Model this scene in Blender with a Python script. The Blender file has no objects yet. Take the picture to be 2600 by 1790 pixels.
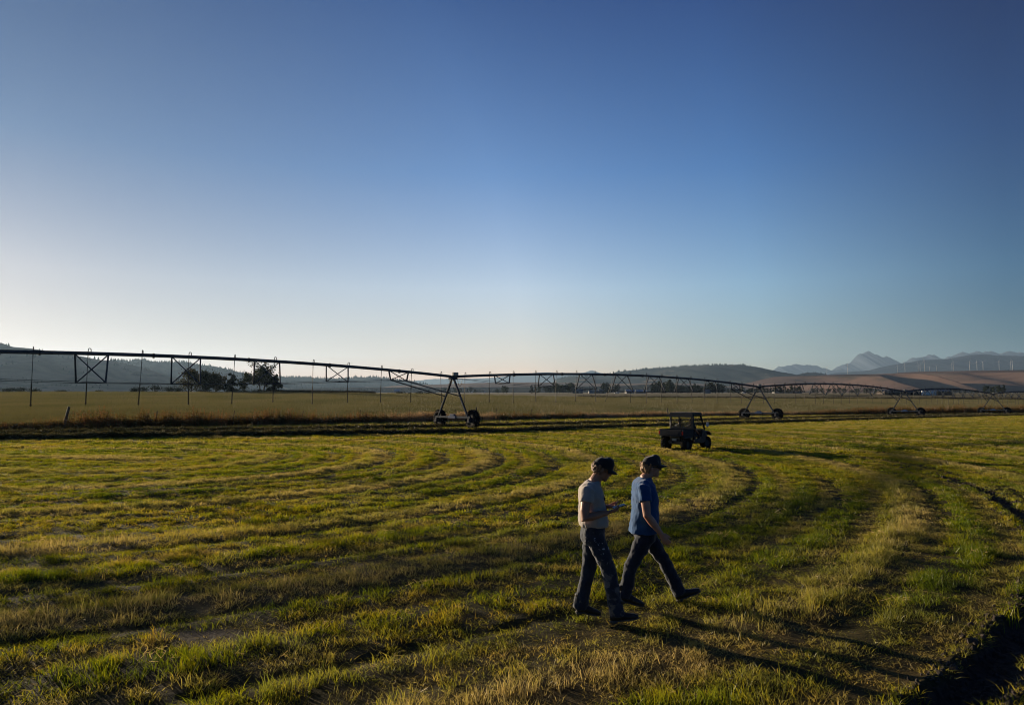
import bpy, bmesh, math, random
import numpy as np
from mathutils import Vector, Matrix
R = math.radians
random.seed(7)
rng = np.random.default_rng(11)
sc = bpy.context.scene
col = sc.collection

# ------------------------------------------------------------------ camera, sky, sun, exposure
F = 1750.0                      # focal length in photo pixels (photo 2600 x 1790)
HZ = 1010.0                     # eye level row in the photo
CAMH = 2.4
PITCH = math.atan((HZ - 895.0) / F)
cam_d = bpy.data.cameras.new('camera')
cam_d.sensor_width = 36.0
cam_d.lens = 36.0 * F / 2600.0
cam_d.clip_start = 0.1
cam_d.clip_end = 60000
cam = bpy.data.objects.new('camera', cam_d)
col.objects.link(cam)
cam.location = (0, 0, CAMH)
cam.rotation_euler = (math.pi / 2 + PITCH, 0, 0)
sc.camera = cam

SUN_AZ = -47.0                  # degrees from +Y towards +X
SUN_EL = 7.5
world = bpy.data.worlds.new('World')
sc.world = world
world.use_nodes = True
wn, wl = world.node_tree.nodes, world.node_tree.links
wn.clear()
sky = wn.new('ShaderNodeTexSky')
sky.sky_type = 'NISHITA'
sky.sun_disc = False
sky.sun_elevation = R(SUN_EL)
sky.sun_rotation = R(SUN_AZ)
sky.altitude = 600
sky.air_density = 1.0
sky.dust_density = 0.6
sky.ozone_density = 3.0
bg = wn.new('ShaderNodeBackground')
bg.inputs['Strength'].default_value = 0.071
wo = wn.new('ShaderNodeOutputWorld')
# the clear evening sky: brighter in a wide glow round the sun, paler towards the horizon
tcw = wn.new('ShaderNodeTexCoord')
def sky_ramp(fac, stops):
    r_ = wn.new('ShaderNodeValToRGB'); r_.color_ramp.interpolation = 'LINEAR'
    e_ = r_.color_ramp.elements
    while len(e_) < len(stops): e_.new(0.5)
    for k_, (p_, c_) in enumerate(stops): e_[k_].position = p_; e_[k_].color = (*c_, 1)
    wl.new(fac, r_.inputs[0]); return r_.outputs[0]
SUN_FLAT = (math.sin(math.radians(SUN_AZ)), math.cos(math.radians(SUN_AZ)), 0.0)
dotn = wn.new('ShaderNodeVectorMath'); dotn.operation = 'DOT_PRODUCT'
wl.new(tcw.outputs['Generated'], dotn.inputs[0]); dotn.inputs[1].default_value = SUN_FLAT
mr1 = wn.new('ShaderNodeMapRange'); mr1.inputs['From Min'].default_value = -0.1; mr1.inputs['From Max'].default_value = 1.0
wl.new(dotn.outputs['Value'], mr1.inputs['Value'])
sepz = wn.new('ShaderNodeSeparateXYZ'); wl.new(tcw.outputs['Generated'], sepz.inputs[0])
mr2 = wn.new('ShaderNodeMapRange'); mr2.inputs['From Min'].default_value = 0.0; mr2.inputs['From Max'].default_value = 0.52
wl.new(sepz.outputs['Z'], mr2.inputs['Value'])
SUN_GLOW = [(0.0, (0.15, 0.25, 0.31)), (0.2, (0.195, 0.288, 0.335)), (0.45, (1.12, 0.775, 0.665)), (0.7, (1.723, 0.852, 0.64)), (1.0, (0.295, 0.190, 0.182))]
HEIGHT = [(0.0, (0.90, 0.98, 1.05)), (0.12, (0.95, 1.14, 1.25)), (0.3, (1.029, 1.429, 1.699)), (0.6, (0.372, 0.91, 1.56)), (1.0, (0.042, 0.36, 0.985))]
def sky_mul(a, b):
    m_ = wn.new('ShaderNodeMix'); m_.data_type = 'RGBA'; m_.blend_type = 'MULTIPLY'; m_.clamp_result = False; m_.inputs[0].default_value = 1
    wl.new(a, m_.inputs[6]); wl.new(b, m_.inputs[7]); return m_.outputs[2]
RG = sky_ramp(mr1.outputs[0], SUN_GLOW); RH = sky_ramp(mr2.outputs[0], HEIGHT)
wl.new(sky_mul(sky_mul(sky.outputs[0], RG), RH), bg.inputs['Color'])
wl.new(bg.outputs[0], wo.inputs['Surface'])

sun_d = bpy.data.lights.new('sun', 'SUN')
sun_d.energy = 5.0
sun_d.angle = R(0.5)
sun_d.color = (1.0, 0.82, 0.58)
sun = bpy.data.objects.new('sun', sun_d)
col.objects.link(sun)
SDIR = Vector((math.sin(R(SUN_AZ)) * math.cos(R(SUN_EL)), math.cos(R(SUN_AZ)) * math.cos(R(SUN_EL)), math.sin(R(SUN_EL))))
sun.rotation_euler = SDIR.to_track_quat('Z', 'Y').to_euler()
sun.location = (-60, 40, 60)

vs = sc.view_settings
vs.view_transform = 'Standard'
vs.look = 'None'
vs.exposure = 1.15
vs.gamma = 1.0
vs.use_curve_mapping = False
sc.render.engine = 'CYCLES'
cy = sc.cycles
cy.max_bounces = 6
cy.diffuse_bounces = 3
cy.glossy_bounces = 2
cy.transmission_bounces = 4
cy.transparent_max_bounces = 8
cy.volume_bounces = 0
cy.filter_width = 1.05
cy.use_denoising = True
try:
    cy.denoiser = 'OPENIMAGEDENOISE'
    cy.denoising_input_passes = 'RGB_ALBEDO_NORMAL'
except Exception:
    pass

# ------------------------------------------------------------------ helpers
def tag(o, label=None, cat=None, group=None, kind=None):
    if label: o['label'] = label
    if cat: o['category'] = cat
    if group: o['group'] = group
    if kind: o['kind'] = kind
    return o

def empty(name, loc=(0, 0, 0), rz=0.0):
    o = bpy.data.objects.new(name, None)
    o.empty_display_size = 0.2
    col.objects.link(o)
    o.location = loc
    o.rotation_euler = (0, 0, rz)
    return o

def link_mesh(name, me, parent=None):
    o = bpy.data.objects.new(name, me)
    col.objects.link(o)
    if parent is not None: o.parent = parent
    return o

def obj(name, bm, m, parent=None, smooth=False, bevel=0.0):
    me = bpy.data.meshes.new(name)
    bmesh.ops.recalc_face_normals(bm, faces=bm.faces)
    bm.to_mesh(me)
    bm.free()
    if m: me.materials.append(m)
    if smooth: me.polygons.foreach_set('use_smooth', [True] * len(me.polygons))
    o = link_mesh(name, me, parent)
    if bevel:
        b = o.modifiers.new('bevel', 'BEVEL')
        b.width = bevel
        b.segments = 2
        b.limit_method = 'ANGLE'
    return o

def mesh_np(name, V, Fc, m, parent=None, smooth=True):
    me = bpy.data.meshes.new(name)
    me.from_pydata([tuple(map(float, v)) for v in V], [], [tuple(map(int, f)) for f in Fc])
    me.materials.append(m)
    if smooth: me.polygons.foreach_set('use_smooth', [True] * len(me.polygons))
    me.update()
    return link_mesh(name, me, parent)

def copy_tree(o, parent=None):
    c = o.copy()
    col.objects.link(c)
    c.parent = parent
    for ch in list(o.children): copy_tree(ch, c)
    return c

def box(bm, x0, x1, y0, y1, z0, z1):
    v = [bm.verts.new(p) for p in ((x0, y0, z0), (x1, y0, z0), (x1, y1, z0), (x0, y1, z0), (x0, y0, z1), (x1, y0, z1), (x1, y1, z1), (x0, y1, z1))]
    for f in ((0, 3, 2, 1), (4, 5, 6, 7), (0, 1, 5, 4), (1, 2, 6, 5), (2, 3, 7, 6), (3, 0, 4, 7)):
        bm.faces.new([v[i] for i in f])
    return v

def bar(bm, p0, p1, w, h, up=(0, 0, 1)):
    p0, p1 = Vector(p0), Vector(p1)
    d = (p1 - p0).normalized()
    s = d.cross(Vector(up))
    if s.length < 1e-4: s = d.cross(Vector((1, 0, 0)))
    s.normalize()
    u = s.cross(d)
    r = []
    for p in (p0, p1):
        r.append([bm.verts.new(p + s * a * w / 2 + u * b * h / 2) for a, b in ((-1, -1), (1, -1), (1, 1), (-1, 1))])
    for i in range(4):
        bm.faces.new((r[0][i], r[0][(i + 1) % 4], r[1][(i + 1) % 4], r[1][i]))
    bm.faces.new(r[0][::-1]); bm.faces.new(r[1])

def tube(bm, pts, rad, n=8, ell=None, side=(0, 1, 0), caps=True):
    """a closed tube through pts; rad one number or one per point; ell = second radius (along side) per point"""
    pts = [Vector(p) for p in pts]
    k = len(pts)
    rads = [rad] * k if not hasattr(rad, '__len__') else list(rad)
    ells = rads if ell is None else ([ell] * k if not hasattr(ell, '__len__') else list(ell))
    sd = Vector(side)
    rings = []
    for i, p in enumerate(pts):
        d = (pts[min(i + 1, k - 1)] - pts[max(i - 1, 0)])
        if d.length < 1e-9: d = Vector((0, 0, 1))
        d.normalize()
        s = sd - d * sd.dot(d)
        if s.length < 1e-3:
            s = Vector((1, 0, 0)) - d * d.x
            if s.length < 1e-3: s = Vector((0, 0, 1)) - d * d.z
        s.normalize()
        u = s.cross(d)
        ring = []
        for j in range(n):
            a = 2 * math.pi * j / n
            ring.append(bm.verts.new(p + u * math.cos(a) * rads[i] + s * math.sin(a) * ells[i]))
        rings.append(ring)
    for i in range(k - 1):
        for j in range(n):
            bm.faces.new((rings[i][j], rings[i][(j + 1) % n], rings[i + 1][(j + 1) % n], rings[i + 1][j]))
    if caps:
        bm.faces.new(rings[0][::-1]); bm.faces.new(rings[-1])
    return rings

def hloft(bm, rings, n=24, pw=2.3):
    """closed loft of horizontal super-elliptic rings (z, cx, cy, rx, ry)"""
    rr = []
    for z, cx, cy, rx, ry in rings:
        ring = []
        for j in range(n):
            a = 2 * math.pi * j / n
            c, s = math.cos(a), math.sin(a)
            e = 2.0 / pw
            ring.append(bm.verts.new((cx + rx * math.copysign(abs(c) ** e, c), cy + ry * math.copysign(abs(s) ** e, s), z)))
        rr.append(ring)
    for i in range(len(rr) - 1):
        for j in range(n):
            bm.faces.new((rr[i][j], rr[i][(j + 1) % n], rr[i + 1][(j + 1) % n], rr[i + 1][j]))
    bm.faces.new(rr[0][::-1]); bm.faces.new(rr[-1])

def ball(bm, c, r, seg=12, M=None):
    r = (r, r, r) if not hasattr(r, '__len__') else r
    mt = Matrix.Translation(Vector(c)) @ (M.to_4x4() if M is not None else Matrix.Identity(4)) @ Matrix.Diagonal((r[0], r[1], r[2], 1))
    return bmesh.ops.create_uvsphere(bm, u_segments=seg, v_segments=max(6, seg // 2 + 2), radius=1.0, matrix=mt)['verts']

def lathe_axis(bm, c, axis, prof, n=24, caps=True):
    """rings (offset along axis, radius) about an axis through c"""
    ax = Vector(axis).normalized()
    s = ax.cross(Vector((0, 0, 1)))
    if s.length < 1e-3: s = Vector((1, 0, 0))
    s.normalize()
    u = ax.cross(s)
    rr = []
    for t, r in prof:
        rr.append([bm.verts.new(Vector(c) + ax * t + (s * math.cos(2 * math.pi * j / n) + u * math.sin(2 * math.pi * j / n)) * r) for j in range(n)])
    for i in range(len(rr) - 1):
        for j in range(n):
            bm.faces.new((rr[i][j], rr[i][(j + 1) % n], rr[i + 1][(j + 1) % n], rr[i + 1][j]))
    if caps:
        bm.faces.new(rr[0][::-1]); bm.faces.new(rr[-1])

# smooth value noise on arrays
def _hash(ix, iy, seed):
    h = (ix.astype(np.int64) * 374761393 + iy.astype(np.int64) * 668265263 + seed * 974711) & 0x7fffffff
    h = ((h ^ (h >> 13)) * 1274126177) & 0x7fffffff
    return ((h ^ (h >> 16)) & 0xffff) / 65535.0

def vnoise(x, y, seed=0):
    x = np.asarray(x, float); y = np.asarray(y, float)
    ix, iy = np.floor(x), np.floor(y)
    fx, fy = x - ix, y - iy
    fx = fx * fx * (3 - 2 * fx); fy = fy * fy * (3 - 2 * fy)
    a = _hash(ix, iy, seed); b = _hash(ix + 1, iy, seed); c = _hash(ix, iy + 1, seed); d = _hash(ix + 1, iy + 1, seed)
    return (a * (1 - fx) + b * fx) * (1 - fy) + (c * (1 - fx) + d * fx) * fy

def fbm(x, y, octv=4, seed=0):
    s = 0; a = 0.5; t = 0
    for o in range(octv):
        s = s + a * vnoise(np.asarray(x) * 2 ** o + 17.3 * o, np.asarray(y) * 2 ** o - 9.1 * o, seed + o)
        t += a; a *= 0.5
    return s / t

def sstep(a, b, x):
    t = np.clip((np.asarray(x, float) - a) / (b - a), 0, 1)
    return t * t * (3 - 2 * t)

# ------------------------------------------------------------------ materials
def new_mat(name):
    m = bpy.data.materials.new(name)
    m.use_nodes = True
    n = m.node_tree.nodes; n.clear()
    out = n.new('ShaderNodeOutputMaterial')
    return m, n, m.node_tree.links, out

def noise_node(n, l, scale, detail=4, rough=0.55, coord='Object', vec=None):
    t = n.new('ShaderNodeTexNoise')
    t.inputs['Scale'].default_value = scale
    t.inputs['Detail'].default_value = detail
    t.inputs['Roughness'].default_value = rough
    if vec is None:
        c = n.new('ShaderNodeTexCoord'); vec = c.outputs[coord]
    l.new(vec, t.inputs['Vector'])
    return t.outputs['Fac']

def ramp(n, l, fac, stops):
    r = n.new('ShaderNodeValToRGB')
    e = r.color_ramp.elements
    while len(e) < len(stops): e.new(0.5)
    for i, (p, c) in enumerate(stops):
        e[i].position = p
        e[i].color = (c[0], c[1], c[2], 1) if hasattr(c, '__len__') else (c, c, c, 1)
    l.new(fac, r.inputs[0])
    return r.outputs[0]

def mixc(n, l, fac, a, b):
    m = n.new('ShaderNodeMix'); m.data_type = 'RGBA'
    for sock, v in ((m.inputs[0], fac), (m.inputs[6], a), (m.inputs[7], b)):
        if hasattr(v, 'links'): l.new(v, sock)
        elif hasattr(v, '__len__'): sock.default_value = (v[0], v[1], v[2], 1)
        else: sock.default_value = v
    return m.outputs[2]

def mathn(n, l, op, a, b=0.0, c=0.0):
    m = n.new('ShaderNodeMath'); m.operation = op
    for sock, v in ((m.inputs[0], a), (m.inputs[1], b), (m.inputs[2], c)):
        if hasattr(v, 'links'): l.new(v, sock)
        else: sock.default_value = v
    return m.outputs[0]

def mat(name, c1, c2=None, scale=6.0, rough=0.6, metal=0.0, bump=0.0, bscale=None, spec=0.4, lo=0.35, hi=0.65):
    m, n, l, out = new_mat(name)
    p = n.new('ShaderNodeBsdfPrincipled')
    p.inputs['Roughness'].default_value = rough
    p.inputs['Metallic'].default_value = metal
    p.inputs['Specular IOR Level'].default_value = spec
    if c2 is None: p.inputs['Base Color'].default_value = (*c1, 1)
    else: l.new(ramp(n, l, noise_node(n, l, scale), [(lo, c1), (hi, c2)]), p.inputs['Base Color'])
    if bump:
        b = n.new('ShaderNodeBump'); b.inputs['Strength'].default_value = bump
        b.inputs['Distance'].default_value = 0.02
        l.new(noise_node(n, l, bscale or scale * 4), b.inputs['Height'])
        l.new(b.outputs[0], p.inputs['Normal'])
    l.new(p.outputs[0], out.inputs[0])
    return m

def leaf_mat(name, stops, dry=None, transl=0.45, gloss=0.06, wscale=0.25):
    """foliage: diffuse + translucent; colour from per-plant tint, large patches and how dry the plant is"""
    m, n, l, out = new_mat(name)
    at = n.new('ShaderNodeAttribute'); at.attribute_type = 'INSTANCER'; at.attribute_name = 'tint'
    geo = n.new('ShaderNodeNewGeometry')
    nz = noise_node(n, l, wscale, 3, vec=geo.outputs['Position'])
    f = mathn(n, l, 'ADD', mathn(n, l, 'MULTIPLY', at.outputs['Fac'], 0.55), mathn(n, l, 'MULTIPLY', nz, 0.45))
    c = ramp(n, l, f, stops)
    if dry:
        ad = n.new('ShaderNodeAttribute'); ad.attribute_type = 'INSTANCER'; ad.attribute_name = 'dry'
        ag = n.new('ShaderNodeAttribute'); ag.attribute_type = 'GEOMETRY'; ag.attribute_name = 'straw'
        fac = mathn(n, l, 'MAXIMUM', ad.outputs['Fac'], ag.outputs['Fac'])
        c = mixc(n, l, fac, c, dry)
    d = n.new('ShaderNodeBsdfDiffuse'); l.new(c, d.inputs[0])
    t = n.new('ShaderNodeBsdfTranslucent'); l.new(c, t.inputs[0])
    mx = n.new('ShaderNodeMixShader'); mx.inputs[0].default_value = transl
    l.new(d.outputs[0], mx.inputs[1]); l.new(t.outputs[0], mx.inputs[2])
    g = n.new('ShaderNodeBsdfGlossy'); g.inputs['Roughness'].default_value = 0.42
    g.inputs[0].default_value = (0.8, 0.8, 0.8, 1)
    m2 = n.new('ShaderNodeMixShader'); m2.inputs[0].default_value = gloss
    l.new(mx.outputs[0], m2.inputs[1]); l.new(g.outputs[0], m2.inputs[2])
    l.new(m2.outputs[0], out.inputs[0])
    return m

# ------------------------------------------------------------------ scatter: instances of small plants made inside ONE object
def scatter(name, tpls, P, rot, scl, pick, m, attrs=None):
    """tpls: list of (verts, faces, straw flag per vert or None); P points; rot euler N x 3; scl N x 3; pick N ints"""
    V, Fc, T, S = [], [], [], []
    for k, tp in enumerate(tpls):
        b = len(V)
        V.extend(map(tuple, tp[0])); T.extend([k] * len(tp[0]))
        S.extend(tp[2] if len(tp) > 2 and tp[2] is not None else [0.0] * len(tp[0]))
        Fc.extend([tuple(i + b for i in f) for f in tp[1]])
    nt, N = len(V), len(P)
    me = bpy.data.meshes.new(name)
    me.from_pydata([tuple(map(float, v)) for v in V] + P.tolist(), [], Fc)
    me.materials.append(m)
    def add(nm, typ, key, arr):
        a = me.attributes.new(nm, typ, 'POINT'); a.data.foreach_set(key, np.ascontiguousarray(arr).ravel())
    add('tpl', 'INT', 'value', np.concatenate([np.array(T, np.int32), -np.ones(N, np.int32)]))
    add('pick', 'INT', 'value', np.concatenate([np.zeros(nt, np.int32), pick.astype(np.int32)]))
    add('rot', 'FLOAT_VECTOR', 'vector', np.concatenate([np.zeros((nt, 3)), rot]).astype(np.float32))
    add('scl', 'FLOAT_VECTOR', 'vector', np.concatenate([np.ones((nt, 3)), scl]).astype(np.float32))
    add('straw', 'FLOAT', 'value', np.concatenate([np.array(S), np.zeros(N)]).astype(np.float32))
    for k, v in (attrs or {}).items():
        add(k, 'FLOAT', 'value', np.concatenate([np.zeros(nt), v]).astype(np.float32))
    o = link_mesh(name, me)
    g = bpy.data.node_groups.new(name + '_nodes', 'GeometryNodeTree')
    g.interface.new_socket('Geometry', in_out='INPUT', socket_type='NodeSocketGeometry')
    g.interface.new_socket('Geometry', in_out='OUTPUT', socket_type='NodeSocketGeometry')
    n, l = g.nodes, g.links
    gi, go = n.new('NodeGroupInput'), n.new('NodeGroupOutput')
    def named(nm, typ):
        a = n.new('GeometryNodeInputNamedAttribute'); a.data_type = typ; a.inputs['Name'].default_value = nm
        return a.outputs['Attribute']
    cmpn = n.new('FunctionNodeCompare'); cmpn.data_type = 'INT'; cmpn.operation = 'GREATER_EQUAL'
    l.new(named('tpl', 'INT'), cmpn.inputs[2])
    cmpn.inputs[3].default_value = 0
    sep = n.new('GeometryNodeSeparateGeometry'); sep.domain = 'POINT'
    l.new(gi.outputs[0], sep.inputs[0]); l.new(cmpn.outputs[0], sep.inputs[1])
    sp = n.new('GeometryNodeSplitToInstances'); sp.domain = 'POINT'
    l.new(sep.outputs[0], sp.inputs[0]); l.new(named('tpl', 'INT'), sp.inputs['Group ID'])
    mp = n.new('GeometryNodeMeshToPoints'); l.new(sep.outputs[1], mp.inputs[0])
    ip = n.new('GeometryNodeInstanceOnPoints')
    l.new(mp.outputs[0], ip.inputs['Points']); l.new(sp.outputs[0], ip.inputs['Instance'])
    ip.inputs['Pick Instance'].default_value = True
    l.new(named('pick', 'INT'), ip.inputs['Instance Index'])
    l.new(named('rot', 'FLOAT_VECTOR'), ip.inputs['Rotation'])
    l.new(named('scl', 'FLOAT_VECTOR'), ip.inputs['Scale'])
    l.new(ip.outputs[0], go.inputs[0])
    md = o.modifiers.new('scatter', 'NODES'); md.node_group = g
    return o

def blades(n, rad, h, hv, w, lean, seed, straw=0.0):
    """n grass blades in a tuft: bent strips of a quad and a tip"""
    r = np.random.default_rng(seed)
    V, Fc = [], []
    for i in range(n):
        a = r.uniform(0, 2 * math.pi); q = rad * math.sqrt(r.uniform())
        bx_, by_ = q * math.cos(a), q * math.sin(a)
        hh = h * (1 + hv * r.uniform(-1, 1)); ww = w * r.uniform(0.7, 1.3)
        d = r.uniform(0, 2 * math.pi); le = lean * r.uniform(0.15, 1.25)
        dx, dy = math.cos(d), math.sin(d)
        e = r.uniform(0, 2 * math.pi); sx, sy = math.cos(e) * ww / 2, math.sin(e) * ww / 2
        b = len(V)
        V += [(bx_ - sx, by_ - sy, -0.02), (bx_ + sx, by_ + sy, -0.02),
              (bx_ + dx * le * hh * .4 - sx * .8, by_ + dy * le * hh * .4 - sy * .8, hh * .58),
              (bx_ + dx * le * hh * .4 + sx * .8, by_ + dy * le * hh * .4 + sy * .8, hh * .58),
              (bx_ + dx * le * hh, by_ + dy * le * hh, hh)]
        Fc += [(b, b + 1, b + 3, b + 2), (b + 2, b + 3, b + 4)]
    return V, Fc, [straw] * len(V)

def P3(px, py, Y):
    """point at depth Y on the ray through a photo pixel (used to size and place things in metres)"""
    dx, dz = (px - 1300) / F, (895 - py) / F
    c, s = math.cos(PITCH), math.sin(PITCH)
    k = Y / (c - dz * s)
    return (dx * k, Y, CAMH + (s + dz * c) * k)
# ------------------------------------------------------------------ terrain heights
FX = np.array([-400, -120, -82, -56, -30.6, 25.8, 104, 200, 900])
FY = np.array([-318, -38, 0, 26, 52, 109, 152, 200, 550])      # fence line: depth as a function of X
YC = 260.0                                                        # crest of the crop field
def fence_y(X): return np.interp(X, FX, FY)
_ta = np.linspace(-6, 6, 1201)
_tf = []
for _a in _ta:
    _y = np.linspace(4, 240, 1181)
    _ok = _y >= fence_y(_a * _y)
    _tf.append(_y[np.argmax(_ok)] if _ok.any() else 240.0)
_tf = np.array(_tf)
def fence_ray(a): return np.interp(a, _ta, _tf)
def crest_z(a):
    return np.interp(np.asarray(a) * F + 1300, [0, 750, 1000, 1300, 1500, 1900, 2600], [4.3, 4.3, 3.75, 3.0, 2.4, 1.95, 1.5])
def far_z(a, Y):
    z6 = np.interp(np.asarray(a) * F + 1300, [700, 1300], [6.0, 5.8])
    zc = crest_z(a)
    Y = np.asarray(Y, float)
    t = np.clip((Y - YC) / 340, 0, 1)
    z = zc - 0.5 * np.sin(np.pi * t) + (z6 - zc) * t
    return z + np.interp(Y, [600, 2000, 4000, 15000], [0, 11.5, 22, 30])
# the mown pattern: offset curves round a line that ends at BX, BY
BX, BY, LX, LY = -14.0, 27.0, -70.0, 38.0
def swath_r(X, Y):
    X = np.asarray(X, float); Y = np.asarray(Y, float)
    dx, dy = LX - BX, LY - BY
    t = np.clip(((X - BX) * dx + (Y - BY) * dy) / (dx * dx + dy * dy), 0, 1)
    w = 0.55 * (fbm(X / 7, Y / 7, 3, 5) - 0.5)
    return np.hypot(X - BX - t * dx, Y - BY - t * dy) + w
def mow_row(X, Y, r=None):
    """-1 in the raked-off, short and straw-coloured tracks, +1 on the taller green rows between them"""
    X = np.asarray(X, float); Y = np.asarray(Y, float)
    if r is None: r = swath_r(X, Y)
    w = np.sin(2 * np.pi * (r + 0.30 * (fbm(X / 4, Y / 4, 2, 6) - 0.5)) / 1.05)
    amp = sstep(0.22, 0.60, fbm(r / 1.5, (X + Y) / 11.0, 3, 18))
    return w * (0.25 + 0.95 * amp)
def furrow(X, Y, r=None):
    """0..1 in the thin dark wheel and mower tracks between the swaths"""
    X = np.asarray(X, float); Y = np.asarray(Y, float)
    if r is None: r = swath_r(X, Y)
    m = np.mod(r + 0.12 * (fbm(X / 2.5, Y / 2.5, 2, 44) - 0.5), 2.1) - 1.05
    on = sstep(0.26, 0.46, fbm(r / 1.2, (X + Y) / 8.0, 3, 45))
    w = np.interp(Y, [8, 40], [0.15, 0.24])
    return on * np.exp(-(m / w) ** 2)
RUT = 27.6
def rut_depth(X, Y):
    X = np.asarray(X, float); Y = np.asarray(Y, float)
    dist0 = np.hypot(X, Y)
    r = swath_r(X, Y) - RUT - np.interp(dist0, [6, 14, 20], [0.04, 0.03, 0.0])
    dist = np.hypot(X, Y)
    w = np.interp(dist, [4, 9, 14, 22, 30, 40], [0.19, 0.20, 0.20, 0.2, 0.16, 0.12]) * (0.75 + 0.5 * vnoise(X * 1.6, Y * 1.6, 31))
    dep = np.interp(dist, [4, 9, 14, 25, 36, 44], [0.12, 0.12, 0.11, 0.10, 0.07, 0.0])
    on = np.where(X > 1.0, 1.0, 0.0)
    return on * dep * np.exp(-(r / w) ** 4), on * dep * 0.28 * np.exp(-((np.abs(r) - w * 1.35) / (w * 0.35)) ** 2)
def base_z(X, Y):
    Y = np.asarray(Y, float)
    return 0.10 * sstep(35, 52, Y) - 0.011 * np.maximum(0, Y - 52)
def ground_z(X, Y):
    X = np.asarray(X, float); Y = np.asarray(Y, float)
    a = X / np.maximum(Y, 1.0)
    yf = fence_ray(a)
    near = base_z(X, Y)
    t = np.clip((Y - yf) / np.maximum(YC - yf, 1), 0, 1)
    zf = base_z(X, yf)
    crop = zf + (crest_z(a) - zf) * t ** 1.12
    return np.where(Y <= yf, near, np.where(Y <= YC, crop, far_z(a, Y)))
def near_z(X, Y):
    """height of the mown field with its bumps and wheel rut"""
    X = np.asarray(X, float); Y = np.asarray(Y, float)
    z = ground_z(X, Y)
    r = swath_r(X, Y)
    k = sstep(64, 40, Y)
    z = z + k * (0.010 * np.sin(2 * np.pi * r / 4.2) + 0.006 * mow_row(X, Y, r) - 0.030 * furrow(X, Y, r))
    z = z + 0.045 * (fbm(X / 2.2, Y / 2.2, 3, 2) - 0.5) * k + 0.035 * (fbm(X / 0.35, Y / 0.35, 2, 3) - 0.5)
    d, lip = rut_depth(X, Y)
    rough = 0.05 * (fbm(X / 0.16, Y / 0.16, 3, 9) - 0.5) * sstep(0.02, 0.1, d)
    return z - d + lip + rough
def straw_row(X, Y, r=None):
    if r is None: r = swath_r(X, Y)
    return np.exp(-((np.mod(r - 0.4 + 2.1, 4.2) - 2.1) / 0.36) ** 2)
def dryness(X, Y):
    """how straw-like the stubble is: narrow curved mower tracks, broader raked rows, and patches"""
    X = np.asarray(X, float); Y = np.asarray(Y, float)
    r = swath_r(X, Y)
    ph = np.mod(r - 0.4 + 2.1, 4.2) - 2.1
    s = np.exp(-(ph / 0.34) ** 2)
    narrow = sstep(0.15, 0.9, -mow_row(X, Y, r))
    p = sstep(0.36, 0.60, fbm(X / 5.0, Y / 5.0, 3, 8))
    sm = sstep(0.50, 0.72, fbm(X / 0.9, Y / 0.9, 3, 12))
    return np.clip(0.95 * s * (0.5 + 0.5 * p) + 0.45 * narrow + 0.22 * sm, 0, 1)

# ------------------------------------------------------------------ ground materials
def ground_mat():
    m, n, l, out = new_mat('stubble_soil')
    p = n.new('ShaderNodeBsdfPrincipled'); p.inputs['Roughness'].default_value = 0.95
    p.inputs['Specular IOR Level'].default_value = 0.1
    geo = n.new('ShaderNodeNewGeometry')
    c = ramp(n, l, noise_node(n, l, 3.0, 6, 0.65, vec=geo.outputs['Position']), [(0.30, (0.018, 0.015, 0.005)), (0.52, (0.042, 0.036, 0.009)), (0.75, (0.085, 0.060, 0.018))])
    ad = n.new('ShaderNodeAttribute'); ad.attribute_name = 'dry'
    c = mixc(n, l, mathn(n, l, 'MULTIPLY', ad.outputs['Fac'], 0.7), c, (0.13, 0.088, 0.03))
    ar = n.new('ShaderNodeAttribute'); ar.attribute_name = 'soil'
    soil = ramp(n, l, noise_node(n, l, 14.0, 5, 0.6, vec=geo.outputs['Position']), [(0.35, (0.030, 0.023, 0.017)), (0.7, (0.095, 0.072, 0.052))])
    c = mixc(n, l, ar.outputs['Fac'], c, soil)
    l.new(c, p.inputs['Base Color'])
    b = n.new('ShaderNodeBump'); b.inputs['Strength'].default_value = 0.7; b.inputs['Distance'].default_value = 0.04
    l.new(noise_node(n, l, 22.0, 5, 0.7, vec=geo.outputs['Position']), b.inputs['Height']); l.new(b.outputs[0], p.inputs['Normal'])
    l.new(p.outputs[0], out.inputs[0])
    return m

def crop_mat():
    m, n, l, out = new_mat('grain_crop_floor')
    p = n.new('ShaderNodeBsdfPrincipled'); p.inputs['Roughness'].default_value = 0.9
    p.inputs['Specular IOR Level'].default_value = 0.15
    geo = n.new('ShaderNodeNewGeometry')
    mp = n.new('ShaderNodeMapping'); mp.inputs['Scale'].default_value = (0.35, 1.0, 1.0)
    l.new(geo.outputs['Position'], mp.inputs['Vector'])
    c = ramp(n, l, noise_node(n, l, 0.16, 8, 0.6, vec=mp.outputs[0]), [(0.32, (0.095, 0.088, 0.030)), (0.55, (0.150, 0.128, 0.048)), (0.75, (0.185, 0.152, 0.062))])
    l.new(c, p.inputs['Base Color'])
    b = n.new('ShaderNodeBump'); b.inputs['Strength'].default_value = 1.0; b.inputs['Distance'].default_value = 0.35
    l.new(noise_node(n, l, 1.6, 5, 0.7, vec=geo.outputs['Position']), b.inputs['Height']); l.new(b.outputs[0], p.inputs['Normal'])
    l.new(p.outputs[0], out.inputs[0])
    return m

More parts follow.
